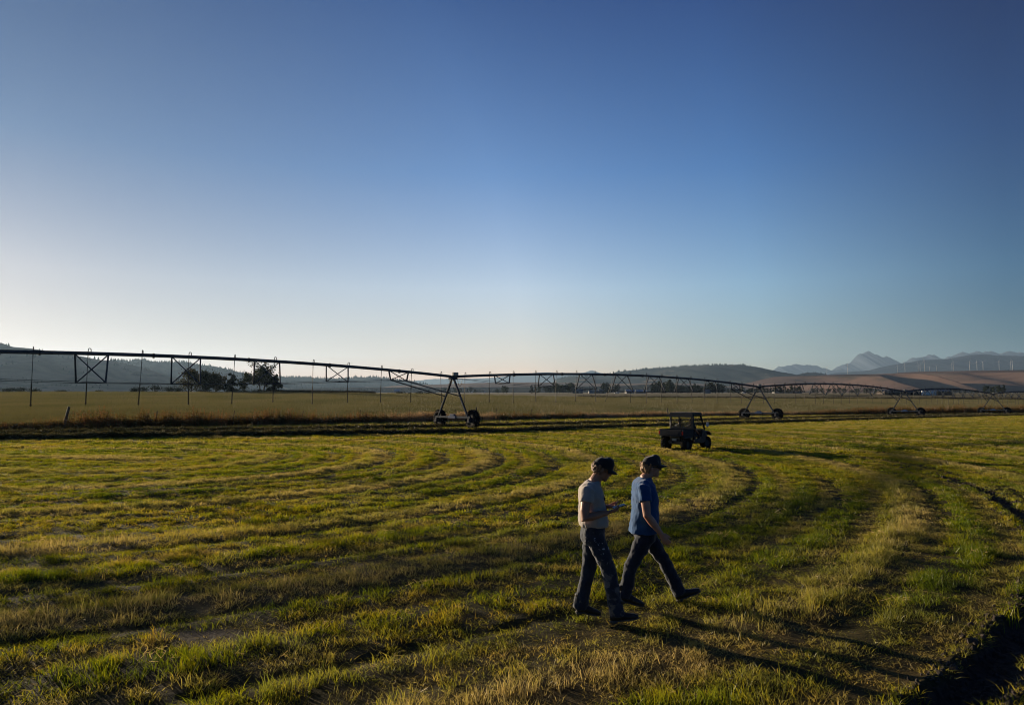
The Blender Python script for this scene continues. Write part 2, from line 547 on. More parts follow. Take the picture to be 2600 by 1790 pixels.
def valley_mat():
    m, n, l, out = new_mat('valley_fields')
    p = n.new('ShaderNodeBsdfPrincipled'); p.inputs['Roughness'].default_value = 0.95
    p.inputs['Specular IOR Level'].default_value = 0.1
    geo = n.new('ShaderNodeNewGeometry')
    mp = n.new('ShaderNodeMapping'); mp.inputs['Scale'].default_value = (0.0016, 0.0045, 0.0)
    l.new(geo.outputs['Position'], mp.inputs['Vector'])
    v = n.new('ShaderNodeTexVoronoi'); v.inputs['Scale'].default_value = 1.0; v.distance = 'CHEBYCHEV'
    l.new(mp.outputs[0], v.inputs['Vector'])
    sp = n.new('ShaderNodeSeparateColor'); l.new(v.outputs['Color'], sp.inputs[0])
    c = ramp(n, l, sp.outputs[0], [(0.0, (0.13, 0.10, 0.045)), (0.25, (0.26, 0.20, 0.11)), (0.42, (0.08, 0.085, 0.03)), (0.70, (0.34, 0.27, 0.15)), (0.80, (0.11, 0.095, 0.04))])
    n.active = None
    for nd in n:
        if nd.type == 'VALTORGB' : nd.color_ramp.interpolation = 'CONSTANT'
    c2 = ramp(n, l, noise_node(n, l, 0.05, 5, 0.6, vec=geo.outputs['Position']), [(0.3, 0.75), (0.7, 1.15)])
    mm = n.new('ShaderNodeMix'); mm.data_type = 'RGBA'; mm.blend_type = 'MULTIPLY'; mm.inputs[0].default_value = 1
    l.new(c, mm.inputs[6]); l.new(c2, mm.inputs[7])
    spy = n.new('ShaderNodeSeparateXYZ'); l.new(geo.outputs['Position'], spy.inputs[0])
    nr_ = n.new('ShaderNodeMapRange'); nr_.inputs['From Min'].default_value = 640; nr_.inputs['From Max'].default_value = 655
    l.new(spy.outputs['Y'], nr_.inputs['Value'])
    near_c = ramp(n, l, noise_node(n, l, 0.03, 6, 0.6, vec=geo.outputs['Position']), [(0.35, (0.11, 0.095, 0.034)), (0.65, (0.175, 0.135, 0.055))])
    l.new(mixc(n, l, nr_.outputs[0], near_c, mm.outputs[2]), p.inputs['Base Color'])
    l.new(p.outputs[0], out.inputs[0])
    return m

def hill_mat(name, grass, scrub, lo, hi, scale=0.004, wood=None, wlo=0.6, whi=0.66):
    m, n, l, out = new_mat(name)
    p = n.new('ShaderNodeBsdfPrincipled'); p.inputs['Roughness'].default_value = 1.0
    p.inputs['Specular IOR Level'].default_value = 0.0
    geo = n.new('ShaderNodeNewGeometry')
    c = ramp(n, l, noise_node(n, l, scale, 9, 0.62, vec=geo.outputs['Position']), [(lo, grass), (hi, scrub)])
    if wood:
        mp = n.new('ShaderNodeMapping'); mp.inputs['Scale'].default_value = (1.0, 0.6, 3.0); mp.inputs['Location'].default_value = (37, 11, 5)
        l.new(geo.outputs['Position'], mp.inputs['Vector'])
        w = ramp(n, l, noise_node(n, l, scale * 1.7, 9, 0.6, vec=mp.outputs[0]), [(wlo, 0.0), (whi, 1.0)])
        c = mixc(n, l, w, c, wood)
    l.new(c, p.inputs['Base Color'])
    l.new(p.outputs[0], out.inputs[0])
    return m

# ------------------------------------------------------------------ the mown field, the crop field, the valley floor
def grid_faces(nr, nc):
    i = np.arange(nr - 1)[:, None] * nc + np.arange(nc - 1)[None, :]
    return np.stack([i, i + 1, i + nc + 1, i + nc], -1).reshape(-1, 4)

def sheet(name, X, Y, Z, m, label, attrs=None):
    nr, nc = X.shape
    me = bpy.data.meshes.new(name)
    V = np.stack([X, Y, Z], -1).reshape(-1, 3).astype(np.float32)
    Fq = grid_faces(nr, nc).astype(np.int32)
    me.vertices.add(len(V)); me.vertices.foreach_set('co', V.ravel())
    me.loops.add(Fq.size); me.loops.foreach_set('vertex_index', Fq.ravel())
    me.polygons.add(len(Fq)); me.polygons.foreach_set('loop_start', np.arange(0, Fq.size, 4, dtype=np.int32))
    me.update(calc_edges=True)
    me.polygons.foreach_set('use_smooth', np.ones(len(Fq), bool))
    for k, v in (attrs or {}).items():
        a = me.attributes.new(k, 'FLOAT', 'POINT'); a.data.foreach_set('value', v.ravel().astype(np.float32))
    me.materials.append(m)
    o = link_mesh(name, me)
    return tag(o, label, None, None, 'structure')

acols = np.concatenate([[-6, -4, -2.8, -2, -1.6, -1.3], np.linspace(-1.1, 1.1, 430), [1.3, 1.6, 2, 2.8, 4, 6]])
yr = np.concatenate([[-40, -20, -8, -2, 1.5, 3.0], np.geomspace(4.2, 46, 330)])
AA = np.tile(acols, (len(yr) + 40, 1))
yfr = fence_ray(acols)
rows = []
for y in yr: rows.append(np.minimum(y, yfr - 3 + 0 * acols) if y > 0 else np.full_like(acols, y))
last = rows[-1]
for k in range(1, 41): rows.append(last + (yfr - last) * (k / 40) ** 1.3)
YY = np.array(rows)
WW = np.maximum(YY, 4.0)
XX = AA * WW
ZZ = near_z(XX, YY)
ZZ[-1] = base_z(XX[-1], YY[-1])
d_, l_ = rut_depth(XX, YY)
soil = np.clip(d_ / 0.06, 0, 1)
for sx, sy, sr in ((-3.1, 7.2, 0.16), (4.75, 6.05, 0.22), (-3.2, 14.7, 0.3), (-15.5, 17.6, 0.4)):
    soil = np.maximum(soil, np.exp(-(((XX - sx) / (2.2 * sr)) ** 2 + ((YY - sy) / sr) ** 2) ** 2))
G_MAT = ground_mat()
sheet('mown_field', XX, YY, ZZ, G_MAT, 'freshly mown hay field of short green and straw stubble', {'dry': dryness(XX, YY), 'soil': soil})

acr = np.concatenate([[-6, -4, -2.8, -2, -1.6, -1.3], np.linspace(-1.1, 1.1, 430), [1.3, 1.6, 2, 2.8, 4, 6]])
tt = np.linspace(0, 1, 120) ** 1.5
yfr = fence_ray(acr)
YY2 = yfr[None, :] + (YC - yfr)[None, :] * tt[:, None]
XX2 = acr[None, :] * YY2
ZZ2 = ground_z(XX2, YY2 + 1e-6)
ZZ2[0] = ZZ[-1]; ZZ2[-1] = crest_z(acr)
CROP_MAT = crop_mat()
sheet('crop_field', XX2, YY2, ZZ2, CROP_MAT, 'olive brown grain field beyond the wire fence')
ac3 = np.linspace(-1.5, 1.5, 161)
y3 = np.geomspace(YC, 16500, 110)
YY3 = np.tile(y3[:, None], (1, len(ac3))); XX3 = ac3[None, :] * YY3
ZZ3 = far_z(ac3[None, :], YY3); ZZ3[0] = crest_z(ac3)
sheet('valley_floor', XX3, YY3, ZZ3, valley_mat(), 'distant valley floor of pale and green fields')

# ------------------------------------------------------------------ hills and mountains
def ridge(name, label, Y0, prof, front, back, m, n=260, spur=0.25, L=None, rows=34, seed=1, jag=0.0, g=None, p=1.1, skew=0.0, ridged=False):
    pr = np.array(prof, float)
    px = np.linspace(pr[0, 0], pr[-1, 0], n)
    py = np.interp(px, pr[:, 0], pr[:, 1])
    if jag: py = py - jag * (fbm(px / 8.0, px * 0, 5, seed) - 0.5) * 2
    H = np.array([P3(a, b, Y0)[2] for a, b in zip(px, py)])
    X = (px - 1300) / F * Y0
    foot = (float(far_z(0, max(Y0 - front, 300))) - 4) if g is None else g
    H = np.maximum(H, foot + 1)
    v = np.concatenate([np.linspace(0, 1, rows), 1 - np.linspace(0, 1, 9)[1:] * 1.0])
    sgn = np.concatenate([np.zeros(rows), np.ones(8)])
    L = L or Y0 * 0.06
    Xg, Yg, Zg = [], [], []
    for s, b in zip(v, sgn):
        if b == 0:
            yy = Y0 - front * (1 - s)
            nz = fbm(X / L + 1.6 * s + skew * s, np.full_like(X, s * 1.3), 4, seed + 3)
            if ridged: nz = 0.62 * (1 - np.abs(2 * vnoise(X / L - skew * s, np.full_like(X, s * 0.8), seed + 7) - 1)) + 0.38 * nz
            q = s + spur * 4 * s * (1 - s) * (nz - 0.5) * 2
            q = np.clip(q, 0, 1 - (1 - s) * 0.25) if s < 1 else np.ones_like(X)
            xs = X + skew * L * (1 - s)
        else:
            yy = Y0 + back * (1 - s)
            q = np.full_like(X, s); xs = X
        sh = np.power(q, p)
        Xg.append(xs); Yg.append(np.full_like(X, yy)); Zg.append(foot + (H - foot) * sh)
    o = sheet(name, np.array(Xg), np.array(Yg), np.array(Zg), m, label)
    return o, X, Y0, H

TAN, TAN2 = (0.30, 0.20, 0.13), (0.22, 0.15, 0.098)
SCR = (0.10, 0.085, 0.05)
FOR = (0.028, 0.036, 0.024)
M_left = hill_mat('left_hill_ground', (0.16, 0.13, 0.09), (0.075, 0.068, 0.046), 0.40, 0.60, 0.006, FOR, 0.62, 0.68)
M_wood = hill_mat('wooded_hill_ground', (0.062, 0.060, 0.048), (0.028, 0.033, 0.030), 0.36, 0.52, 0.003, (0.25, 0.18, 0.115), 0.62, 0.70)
M_tan = hill_mat('dry_grass_ground', TAN, TAN2, 0.35, 0.62, 0.004, SCR, 0.60, 0.66)
M_brown = hill_mat('dry_brown_slope', (0.145, 0.093, 0.070), (0.10, 0.066, 0.052), 0.38, 0.62, 0.0035, (0.06, 0.047, 0.036), 0.52, 0.66)
M_dark = hill_mat('dark_slope_ground', (0.06, 0.055, 0.045), (0.04, 0.04, 0.035), 0.4, 0.6, 0.004, TAN2, 0.68, 0.72)
M_far = hill_mat('hazed_forest_ground', (0.030, 0.036, 0.044), (0.020, 0.025, 0.032), 0.4, 0.6, 0.002)  # blue of the distance haze is mixed into the forest colour
M_rock = hill_mat('hazed_far_rock', (0.075, 0.09, 0.11), (0.06, 0.072, 0.09), 0.4, 0.6, 0.001)  # grey rock tinted bluish, adding haze to the colour itself
hl = {}
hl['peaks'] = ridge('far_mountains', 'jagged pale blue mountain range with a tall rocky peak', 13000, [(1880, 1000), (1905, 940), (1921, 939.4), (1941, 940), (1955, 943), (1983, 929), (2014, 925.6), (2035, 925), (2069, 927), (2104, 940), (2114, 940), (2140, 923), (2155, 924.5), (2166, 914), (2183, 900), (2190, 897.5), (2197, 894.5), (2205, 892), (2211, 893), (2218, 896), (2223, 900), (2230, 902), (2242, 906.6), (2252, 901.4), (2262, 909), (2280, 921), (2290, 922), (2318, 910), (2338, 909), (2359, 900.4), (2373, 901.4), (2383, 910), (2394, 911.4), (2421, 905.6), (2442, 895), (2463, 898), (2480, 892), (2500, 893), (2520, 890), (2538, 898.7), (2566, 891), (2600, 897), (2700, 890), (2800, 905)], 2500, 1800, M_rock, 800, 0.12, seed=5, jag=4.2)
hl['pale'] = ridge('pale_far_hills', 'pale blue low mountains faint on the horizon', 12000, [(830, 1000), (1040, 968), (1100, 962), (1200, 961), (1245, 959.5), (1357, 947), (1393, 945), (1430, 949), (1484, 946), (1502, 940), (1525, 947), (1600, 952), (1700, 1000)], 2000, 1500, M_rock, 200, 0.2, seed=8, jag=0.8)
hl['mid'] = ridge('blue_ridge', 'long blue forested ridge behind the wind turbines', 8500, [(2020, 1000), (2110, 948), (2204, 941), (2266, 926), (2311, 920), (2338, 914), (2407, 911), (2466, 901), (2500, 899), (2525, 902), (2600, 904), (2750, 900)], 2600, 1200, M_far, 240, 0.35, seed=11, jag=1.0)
hl['rc'] = ridge('dark_blue_hill', 'dark blue wooded hill with tan clearings right of centre', 5200, [(1390, 985), (1408, 966), (1436, 958), (1500, 955), (1556, 948), (1568, 944), (1629, 938), (1695, 933), (1774, 929), (1822, 927), (1880, 926), (1900, 930), (1931, 943), (1969, 954), (2020, 964), (2120, 985)], 1900, 900, M_wood, 260, 0.4, seed=21, jag=0.7)
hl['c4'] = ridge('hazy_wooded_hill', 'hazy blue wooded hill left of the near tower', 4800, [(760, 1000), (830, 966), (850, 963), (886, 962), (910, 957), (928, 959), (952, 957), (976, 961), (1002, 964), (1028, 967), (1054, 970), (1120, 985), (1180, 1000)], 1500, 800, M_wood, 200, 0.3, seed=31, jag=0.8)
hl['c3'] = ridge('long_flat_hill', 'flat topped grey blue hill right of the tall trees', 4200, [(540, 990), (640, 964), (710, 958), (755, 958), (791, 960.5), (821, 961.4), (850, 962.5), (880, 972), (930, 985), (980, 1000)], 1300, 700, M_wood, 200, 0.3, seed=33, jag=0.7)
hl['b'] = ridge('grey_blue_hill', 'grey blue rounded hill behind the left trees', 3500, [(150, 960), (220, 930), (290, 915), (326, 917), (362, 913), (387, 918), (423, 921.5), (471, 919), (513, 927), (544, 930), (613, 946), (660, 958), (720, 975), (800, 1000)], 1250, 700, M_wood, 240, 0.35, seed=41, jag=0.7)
hl['j'] = ridge('small_dark_hill', 'small dark hill peeping over the brown slopes', 4700, [(1960, 975), (2017, 953), (2048, 946), (2075, 946.5), (2097, 950), (2160, 975)], 700, 500, M_dark, 80, 0.2, seed=43)
hl['bench'] = ridge('tan_bench', 'low tan bench of dry grass across the valley', 3600, [(880, 1000), (1000, 979), (1100, 976.5), (1200, 972.5), (1290, 971), (1351, 970.5), (1450, 972), (1560, 974), (1700, 972), (1800, 976), (1900, 985), (2000, 1000)], 900, 500, M_tan, 200, 0.2, seed=45)
hl['brown'] = ridge('brown_hills', 'bare brown hills with shaded gullies at the right', 3300, [(1700, 1000), (1780, 989), (1834, 983), (1897, 973), (1924, 966), (1966, 957), (2017, 954.6), (2055, 954), (2097, 952), (2166, 950), (2242, 950), (2300, 945), (2352, 943), (2456, 942.5), (2600, 940), (2760, 936)], 1150, 700, M_brown, 700, 1.15, L=180, rows=80, seed=52, skew=0.9, ridged=True)
hl['a'] = ridge('left_dark_hill', 'dark grey hillside at the far left edge', 2300, [(-420, 850), (-200, 862), (-60, 866), (0, 871), (30, 881), (75, 885), (110, 890), (145, 896), (175, 900), (211, 906), (249, 914), (287, 916), (309, 921), (350, 931), (374, 937), (430, 955), (500, 980), (560, 1000)], 950, 500, M_left, 260, 0.35, seed=61, jag=0.4)
hl['a2'] = ridge('left_foothill', 'dark scrubby foothill below the left hill', 1700, [(-420, 915), (-100, 925), (0, 931), (60, 936), (130, 947), (200, 956), (300, 964), (380, 972), (470, 983), (560, 1000)], 480, 350, M_left, 200, 0.5, seed=63)
hl['dk'] = ridge('dark_lower_slope', 'dark grey slope below the tan bench', 2300, [(640, 1000), (760, 986), (900, 984), (1000, 984), (1200, 983.5), (1400, 982), (1560, 981), (1640, 976), (1760, 978), (1865, 985), (1960, 1000)], 420, 300, M_dark, 200, 0.3, seed=65)

def conifer_tpl(seed, h=1.0):
    r = np.random.default_rng(seed)
    V, Fc = [], []
    for k in range(4):
        z0, z1 = 0.08 + 0.2 * k, 0.42 + 0.2 * k
        rad = 0.26 * (1 - k * 0.21)
        b = len(V)
        for j in range(6):
            a = 2 * math.pi * j / 6 + k
            q = rad * r.uniform(0.7, 1.25)
            V.append((q * math.cos(a), q * math.sin(a), z0 * h + r.uniform(-.03, .03)))
        V.append((r.uniform(-.03, .03), r.uniform(-.03, .03), min(z1, 1.0) * h))
        Fc += [(b + j, b + (j + 1) % 6, b + 6) for j in range(6)]
    return V, Fc

CONIF = leaf_mat('hill_tree_green', [(0.2, (0.012, 0.018, 0.010)), (0.8, (0.035, 0.045, 0.02))], None, 0.15, 0.0, 0.01)
cp, cs = [], []
for key, cnt, dmax, hh in (('a', 200, 0.18, 11), ('b', 520, 0.10, 12), ('c3', 380, 0.08, 13), ('c4', 420, 0.10, 15), ('rc', 560, 0.10, 15), ('j', 60, 0.2, 11)):
    o, X, Y0, H = hl[key]
    me = o.data
    co = np.empty(len(me.vertices) * 3, np.float32); me.vertices.foreach_get('co', co); co = co.reshape(-1, len(X), 3)
    nfront = co.shape[0] - 8
    for i in range(cnt):
        j = rng.integers(2, len(X) - 3)
        if key == 'a' and vnoise(j / 6.0, 0, 3) < 0.45: continue
        q = (nfront - 1) * (1 - dmax * rng.uniform() ** 1.5); k0 = int(min(q, nfront - 2)); f = q - k0
        fj = rng.uniform()
        p = (co[k0, j] * (1 - f) + co[k0 + 1, j] * f) * (1 - fj) + (co[k0, j + 1] * (1 - f) + co[k0 + 1, j + 1] * f) * fj
        if p[2] < H.min() + (H.max() - H.min()) * 0.3: continue
        p = p.copy(); p[2] -= 0.6
        cp.append(p); cs.append(hh * rng.uniform(0.45, 1.25))
# scrub and groves over the lower slopes
for key, cnt, hh in (('a2', 500, 4), ('a', 420, 5), ('b', 300, 7), ('brown', 260, 4), ('dk', 500, 6), ('c3', 500, 9), ('c4', 360, 9), ('bench', 200, 5)):
    o, X, Y0, H = hl[key]
    me = o.data
    co = np.empty(len(me.vertices) * 3, np.float32); me.vertices.foreach_get('co', co); co = co.reshape(-1, len(X), 3)
    nfront = co.shape[0] - 8
    got = 0; tries = 0
    while got < cnt and tries < cnt * 8:
        tries += 1
        j = rng.integers(1, len(X) - 2); k0 = rng.integers(1, int(nfront * 0.75))
        p = co[k0, j] + rng.normal(0, 1, 3) * (12, 12, 0)
        if fbm(p[0] / 160, p[1] / 70, 3, 77) < 0.53: continue
        p = p.copy(); p[2] -= 1.0
        cp.append(p); cs.append(hh * rng.uniform(0.5, 1.3)); got += 1
cp = np.array(cp, float); cs = np.array(cs)
N = len(cp)
wide = rng.uniform(0.9, 1.9, N)
o = scatter('hill_woodland', [conifer_tpl(s) for s in range(5)], cp, np.stack([np.zeros(N), np.zeros(N), rng.uniform(0, 6.28, N)], -1),
            np.stack([cs * wide, cs * wide, cs], -1), rng.integers(0, 5, N), CONIF, {'tint': rng.uniform(0, 1, N)})
tag(o, 'tiny dark conifers and scrub dotted over the distant hills', 'woodland', None, 'stuff')
# ------------------------------------------------------------------ mown grass
HAY = (0.52, 0.38, 0.13)
GRASS = leaf_mat('mown_grass_blade', [(0.15, (0.065, 0.110, 0.004)), (0.35, (0.165, 0.200, 0.005)), (0.57, (0.31, 0.290, 0.006)), (0.76, (0.42, 0.31, 0.012)), (0.92, (0.37, 0.19, 0.018))], HAY, 0.5, 0.02, 1.2)
def zone_pts(y0, y1, dens, r):
    W = lambda y: 2 * (0.80 * y + 2.2)
    area = (y1 - y0) * (W(y0) + W(y1)) / 2
    n = int(area * dens)
    Y = np.sqrt(r.uniform(y0 ** 2, y1 ** 2, n))
    X = r.uniform(-1, 1, n) * (0.80 * Y + 2.2)
    k = Y < fence_y(X) - 1.6
    return X[k], Y[k]
near_t = [blades(22, 0.10, 0.056, 0.65, 0.0060, 1.3, s) for s in range(5)] + [blades(9, 0.11, 0.085, 0.4, 0.006, 1.0, 20 + s) for s in range(2)]
straw_t = []
for s in range(2):
    r_ = np.random.default_rng(50 + s); V, Fc = [], []
    for i in range(9):
        a = r_.uniform(0, 6.28); L_ = r_.uniform(0.04, 0.12); x, y = r_.uniform(-.14, .14, 2); z = r_.uniform(0.02, 0.07)
        dx, dy = math.cos(a) * L_ / 2, math.sin(a) * L_ / 2; sx, sy = -math.sin(a) * .0014, math.cos(a) * .0014
        b = len(V); dz = r_.uniform(-.02, .03)
        V += [(x - dx - sx, y - dy - sy, z - dz), (x - dx + sx, y - dy + sy, z - dz + .003), (x + dx + sx, y + dy + sy, z + dz + .003), (x + dx - sx, y + dy - sy, z + dz)]
        Fc.append((b, b + 1, b + 2, b + 3))
    straw_t.append((V, Fc, [1.0] * len(V)))
mid_t = [blades(20, 0.11, 0.060, 0.6, 0.011, 1.0, 60 + s) for s in range(4)]
far_t = [blades(24, 0.2, 0.065, 0.6, 0.024, 1.0, 80 + s) for s in range(4)]
tpls = near_t + straw_t + mid_t + far_t
GP, GR, GS, GK, GD, GT = [], [], [], [], [], []
for y0, y1, dens, ks, sc0 in ((3.9, 13, 135, (0, 7), 1.0), (3.9, 13, 4, (7, 9), 0.9), (13, 30, 85, (9, 13), 1.0), (13, 22, 3, (7, 9), 1.3), (30, 62, 30, (13, 17), 1.0), (62, 150, 5.0, (13, 17), 2.0)):
    X, Y = zone_pts(y0, y1, dens, rng)
    d, lip = rut_depth(X, Y)
    dry = dryness(X, Y)
    nearf = sstep(16, 9, Y)
    hv = (0.80 + 0.32 * sstep(0.3, 0.72, fbm(X / 1.3, Y / 1.3, 3, 14))) * (1.0 + (0.35 + 0.25 * nearf) * (2 * sstep(0.3, 0.7, fbm(X / 0.24, Y / 0.24, 2, 19)) - 1))
    r = swath_r(X, Y)
    fw = furrow(X, Y, r)
    hv = hv * (1.0 + np.interp(Y, [8, 22], [0.26, 0.36]) * mow_row(X, Y, r) * sstep(75, 50, Y)) * (1 - 0.6 * fw) * (1 + 0.35 * straw_row(X, Y, r))
    hv = hv * np.interp(Y, [5, 12, 20, 40], [0.64, 0.64, 0.64, 0.66])
    worn = np.exp(-(((X - 2.0) / 2.6) ** 2 + ((Y - 6.9) / 1.1) ** 2) ** 2)      # short worn stubble where the men walk
    hv = hv * (1 - 0.35 * worn); dry = np.clip(dry + 0.22 * worn, 0, 1)
    tuft = (fbm(X / 0.45, Y / 0.45, 2, 15) > 0.66) & (Y < 15)
    hv = np.where(tuft, hv * 1.35, hv)
    bare = fbm(X / 0.7, Y / 0.7, 3, 16)
    keep = (d < 0.045) & (rng.uniform(0, 1, len(X)) < np.clip(0.60 + 2.2 * (bare - 0.30), 0.55, 1.0) * (1 - 0.6 * fw))
    for sx, sy, sr in ((-3.1, 7.2, 0.16), (4.75, 6.05, 0.22)):
        keep &= ((X - sx) / (2.2 * sr)) ** 2 + ((Y - sy) / sr) ** 2 > rng.uniform(0.5, 1.0, len(X))
    X, Y, hv, dry = X[keep], Y[keep], hv[keep], dry[keep]
    n = len(X)
    Z = near_z(X, Y) - 0.004
    GP.append(np.stack([X, Y, Z], -1))
    GR.append(np.stack([rng.normal(0, 0.10, n), rng.normal(0, 0.10, n), rng.uniform(0, 6.28, n)], -1))
    w = sc0 * rng.uniform(0.8, 1.25, n)
    GS.append(np.stack([w, w, sc0 ** 0.5 * hv * rng.uniform(0.75, 1.3, n)], -1))
    GK.append(rng.integers(ks[0], ks[1], n))
    GD.append(np.clip(dry * rng.uniform(0.55, 1.25, n), 0, 1) * 0.9)
    GT.append(np.clip(0.75 * rng.uniform(0, 1, n) + 0.35 * sstep(0.3, 0.7, fbm(X / 3.0, Y / 3.0, 3, 17)) - 0.20 * mow_row(X, Y) - 0.16 * sstep(-2, 6, X) * sstep(30, 16, Y), 0, 1))
o = scatter('mown_grass', tpls, np.concatenate(GP), np.concatenate(GR), np.concatenate(GS), np.concatenate(GK), GRASS,
            {'dry': np.concatenate(GD), 'tint': np.concatenate(GT)})
tag(o, 'short mown hay grass glowing yellow green in low sunlight', 'grass', None, 'stuff')

# lumps of soil broken up in the wheel rut
M_clod = mat('rut_soil_clod', (0.032, 0.025, 0.018), (0.10, 0.075, 0.054), 8, 0.95, 0, 0.5, 30)
def clod_tpl(seed):
    r = np.random.default_rng(seed); bm = bmesh.new(); bmesh.ops.create_icosphere(bm, subdivisions=1, radius=1.0)
    V = [tuple(v.co * r.uniform(.65, 1.2)) for v in bm.verts]; Fc = [[v.index for v in f.verts] for f in bm.faces]; bm.free()
    return V, Fc
th = rng.uniform(-1.62, 0.35, 16000); rr = RUT + .1 + rng.normal(0, .38, 16000)
cx_, cy_ = BX + rr * np.cos(th), BY + rr * np.sin(th)
wob = swath_r(cx_, cy_) - RUT - np.interp(np.hypot(cx_, cy_), [6, 14, 20], [0.04, 0.03, 0.0])
k = (np.abs(wob) < 0.42) & (cy_ > 3.6) & (cx_ > 1.0) & (rng.uniform(0, 1, len(cx_)) < np.clip(9 / np.hypot(cx_, cy_), .2, 1))
cx_, cy_ = cx_[k], cy_[k]; n = len(cx_)
sz = np.exp(rng.normal(-4.15, .42, n))
o = scatter('soil_clods', [clod_tpl(400 + s) for s in range(5)], np.stack([cx_, cy_, near_z(cx_, cy_) + sz * .3], -1), rng.uniform(0, 6.28, (n, 3)),
            np.stack([sz * 1.2, sz, sz * .8], -1), rng.integers(0, 5, n), M_clod, {'tint': rng.uniform(0, 1, n)})
tag(o, 'dark crumbled soil clods in the wheel rut at the right', 'soil clods', None, 'stuff')

# ------------------------------------------------------------------ grain crop beyond the fence
CROP = leaf_mat('grain_stalk', [(0.2, (0.080, 0.085, 0.022)), (0.55, (0.145, 0.125, 0.042)), (0.85, (0.195, 0.16, 0.065))], None, 0.35, 0.03, 0.06)
n = 52000
a = rng.uniform(-0.84, 0.84, n); yf = fence_ray(a)
Y = yf + 0.6 + (YC - yf) * rng.uniform(0, 1, n) ** 1.7
X = a * Y
k = (Y < YC - 1) & (Y > fence_y(X) + 0.6)
X, Y = X[k], Y[k]; n = len(X)
crop_t = [blades(26, 0.75, 0.62, 0.25, 0.035, 0.25, 120 + s) for s in range(4)]
hsc = 0.8 + 0.4 * fbm(X / 4, Y / 9, 3, 25)
w = rng.uniform(0.9, 1.4, n)
o = scatter('grain_crop', crop_t, np.stack([X, Y, ground_z(X, Y)], -1), np.stack([np.zeros(n), np.zeros(n), rng.uniform(0, 6.28, n)], -1),
            np.stack([w, w, hsc * rng.uniform(0.85, 1.1, n)], -1), rng.integers(0, 4, n), CROP,
            {'tint': np.clip(fbm(X / 12, Y / 25, 3, 26) * 0.9 + rng.uniform(-.15, .15, n), 0, 1)})
tag(o, 'ripening grain standing in the field beyond the fence', 'crop', None, 'stuff')

# ------------------------------------------------------------------ weeds along the fence, hay windrows, dark field edges
def weed_tpl(seed, n, h, rad, leafw, seedhead=False):
    r = np.random.default_rng(seed); V, Fc = [], []
    for i in range(n):
        a = r.uniform(0, 6.28); q = rad * math.sqrt(r.uniform()); x, y = q * math.cos(a), q * math.sin(a)
        hh = h * r.uniform(0.55, 1.15); lx, ly = r.normal(0, 0.12, 2) * hh
        b = len(V); w = 0.012
        V += [(x - w, y, -.05), (x + w, y, -.05), (x + lx + w * .5, y + ly, hh), (x + lx - w * .5, y + ly, hh)]
        Fc.append((b, b + 1, b + 2, b + 3))
        m_ = 9 if not seedhead else 5
        for k in range(m_):
            t = r.uniform(0.25, 1.0) if not seedhead else r.uniform(0.75, 1.05)
            a = r.uniform(0, 6.28); L_ = leafw * r.uniform(0.6, 1.4) * (2.2 if seedhead else 1.6)
            cx, cy, cz = x + lx * t, y + ly * t, hh * t
            dx, dy = math.cos(a) * L_, math.sin(a) * L_; dz = L_ * r.uniform(0.1, 1.1)
            sx, sy = -math.sin(a) * leafw * .35, math.cos(a) * leafw * .35
            b = len(V)
            V += [(cx, cy, cz), (cx + dx * .5 + sx, cy + dy * .5 + sy, cz + dz * .55), (cx + dx, cy + dy, cz + dz), (cx + dx * .5 - sx, cy + dy * .5 - sy, cz + dz * .55)]
            Fc.append((b, b + 1, b + 2, b + 3))
    return V, Fc
WEED = leaf_mat('red_brown_weed', [(0.2, (0.05, 0.045, 0.015)), (0.38, (0.13, 0.10, 0.025)), (0.58, (0.25, 0.115, 0.038)), (0.75, (0.16, 0.13, 0.03)), (0.95, (0.28, 0.23, 0.05))], (0.62, 0.42, 0.23), 0.4, 0.03, 0.5)
def along_fence(x0, x1, n, off0, off1):
    X = rng.uniform(x0, x1, n); 
    return X, fence_y(X) + rng.uniform(off0, off1, n)
wt = [weed_tpl(200 + s, 7, 1.0, 0.32, 0.075) for s in range(4)] + [weed_tpl(220 + s, 16, 0.75, 0.35, 0.05, True) for s in range(3)]
X1, Y1 = along_fence(-70, 145, 6400, -1.7, 1.6)
n = len(X1)
pxx = 1300 + F * X1 / Y1
pale = sstep(880, 1120, pxx) * sstep(2150, 1900, pxx) * sstep(0.32, 0.5, fbm(X1 / 6, X1 * 0, 3, 40) + 0.06)
dens = np.interp(pxx, [0, 200, 300, 900, 1150, 2000, 2100], [.5, .6, 1.3, 1.15, .6, .5, 1.0]) * (0.35 + 1.1 * fbm(X1 / 3, Y1 / 3, 3, 41))
k = rng.uniform(0, 1, n) < dens
X1, Y1, pale, pxx = X1[k], Y1[k], pale[k], pxx[k]; n = len(X1)
hgt = np.interp(pxx, [0, 160, 260, 600, 900, 1300, 1450, 2050, 2200, 2600], [0.5, 0.6, 1.1, 1.0, 0.8, 0.72, 0.68, 0.62, 1.0, 1.3]) * 1.15 * (0.55 + 0.9 * fbm(X1 / 2.4, Y1 / 2.4, 3, 42))
pk = np.where(rng.uniform(0, 1, n) < pale * 0.9 + 0.06, rng.integers(4, 7, n), rng.integers(0, 4, n))
w = rng.uniform(0.8, 1.2, n)
o = scatter('fence_weeds', wt, np.stack([X1, Y1, ground_z(X1, Y1) - 0.03], -1), np.stack([rng.normal(0, .06, n), rng.normal(0, .06, n), rng.uniform(0, 6.28, n)], -1),
            np.stack([w, w, hgt * rng.uniform(0.8, 1.25, n)], -1), pk, WEED, {'tint': rng.uniform(0, 1, n) * 0.8 + 0.1, 'dry': pale * rng.uniform(0.3, 1.0, n) * 0.9})
tag(o, 'reddish weeds and pale seed grass along the wire fence', 'weeds', None, 'stuff')

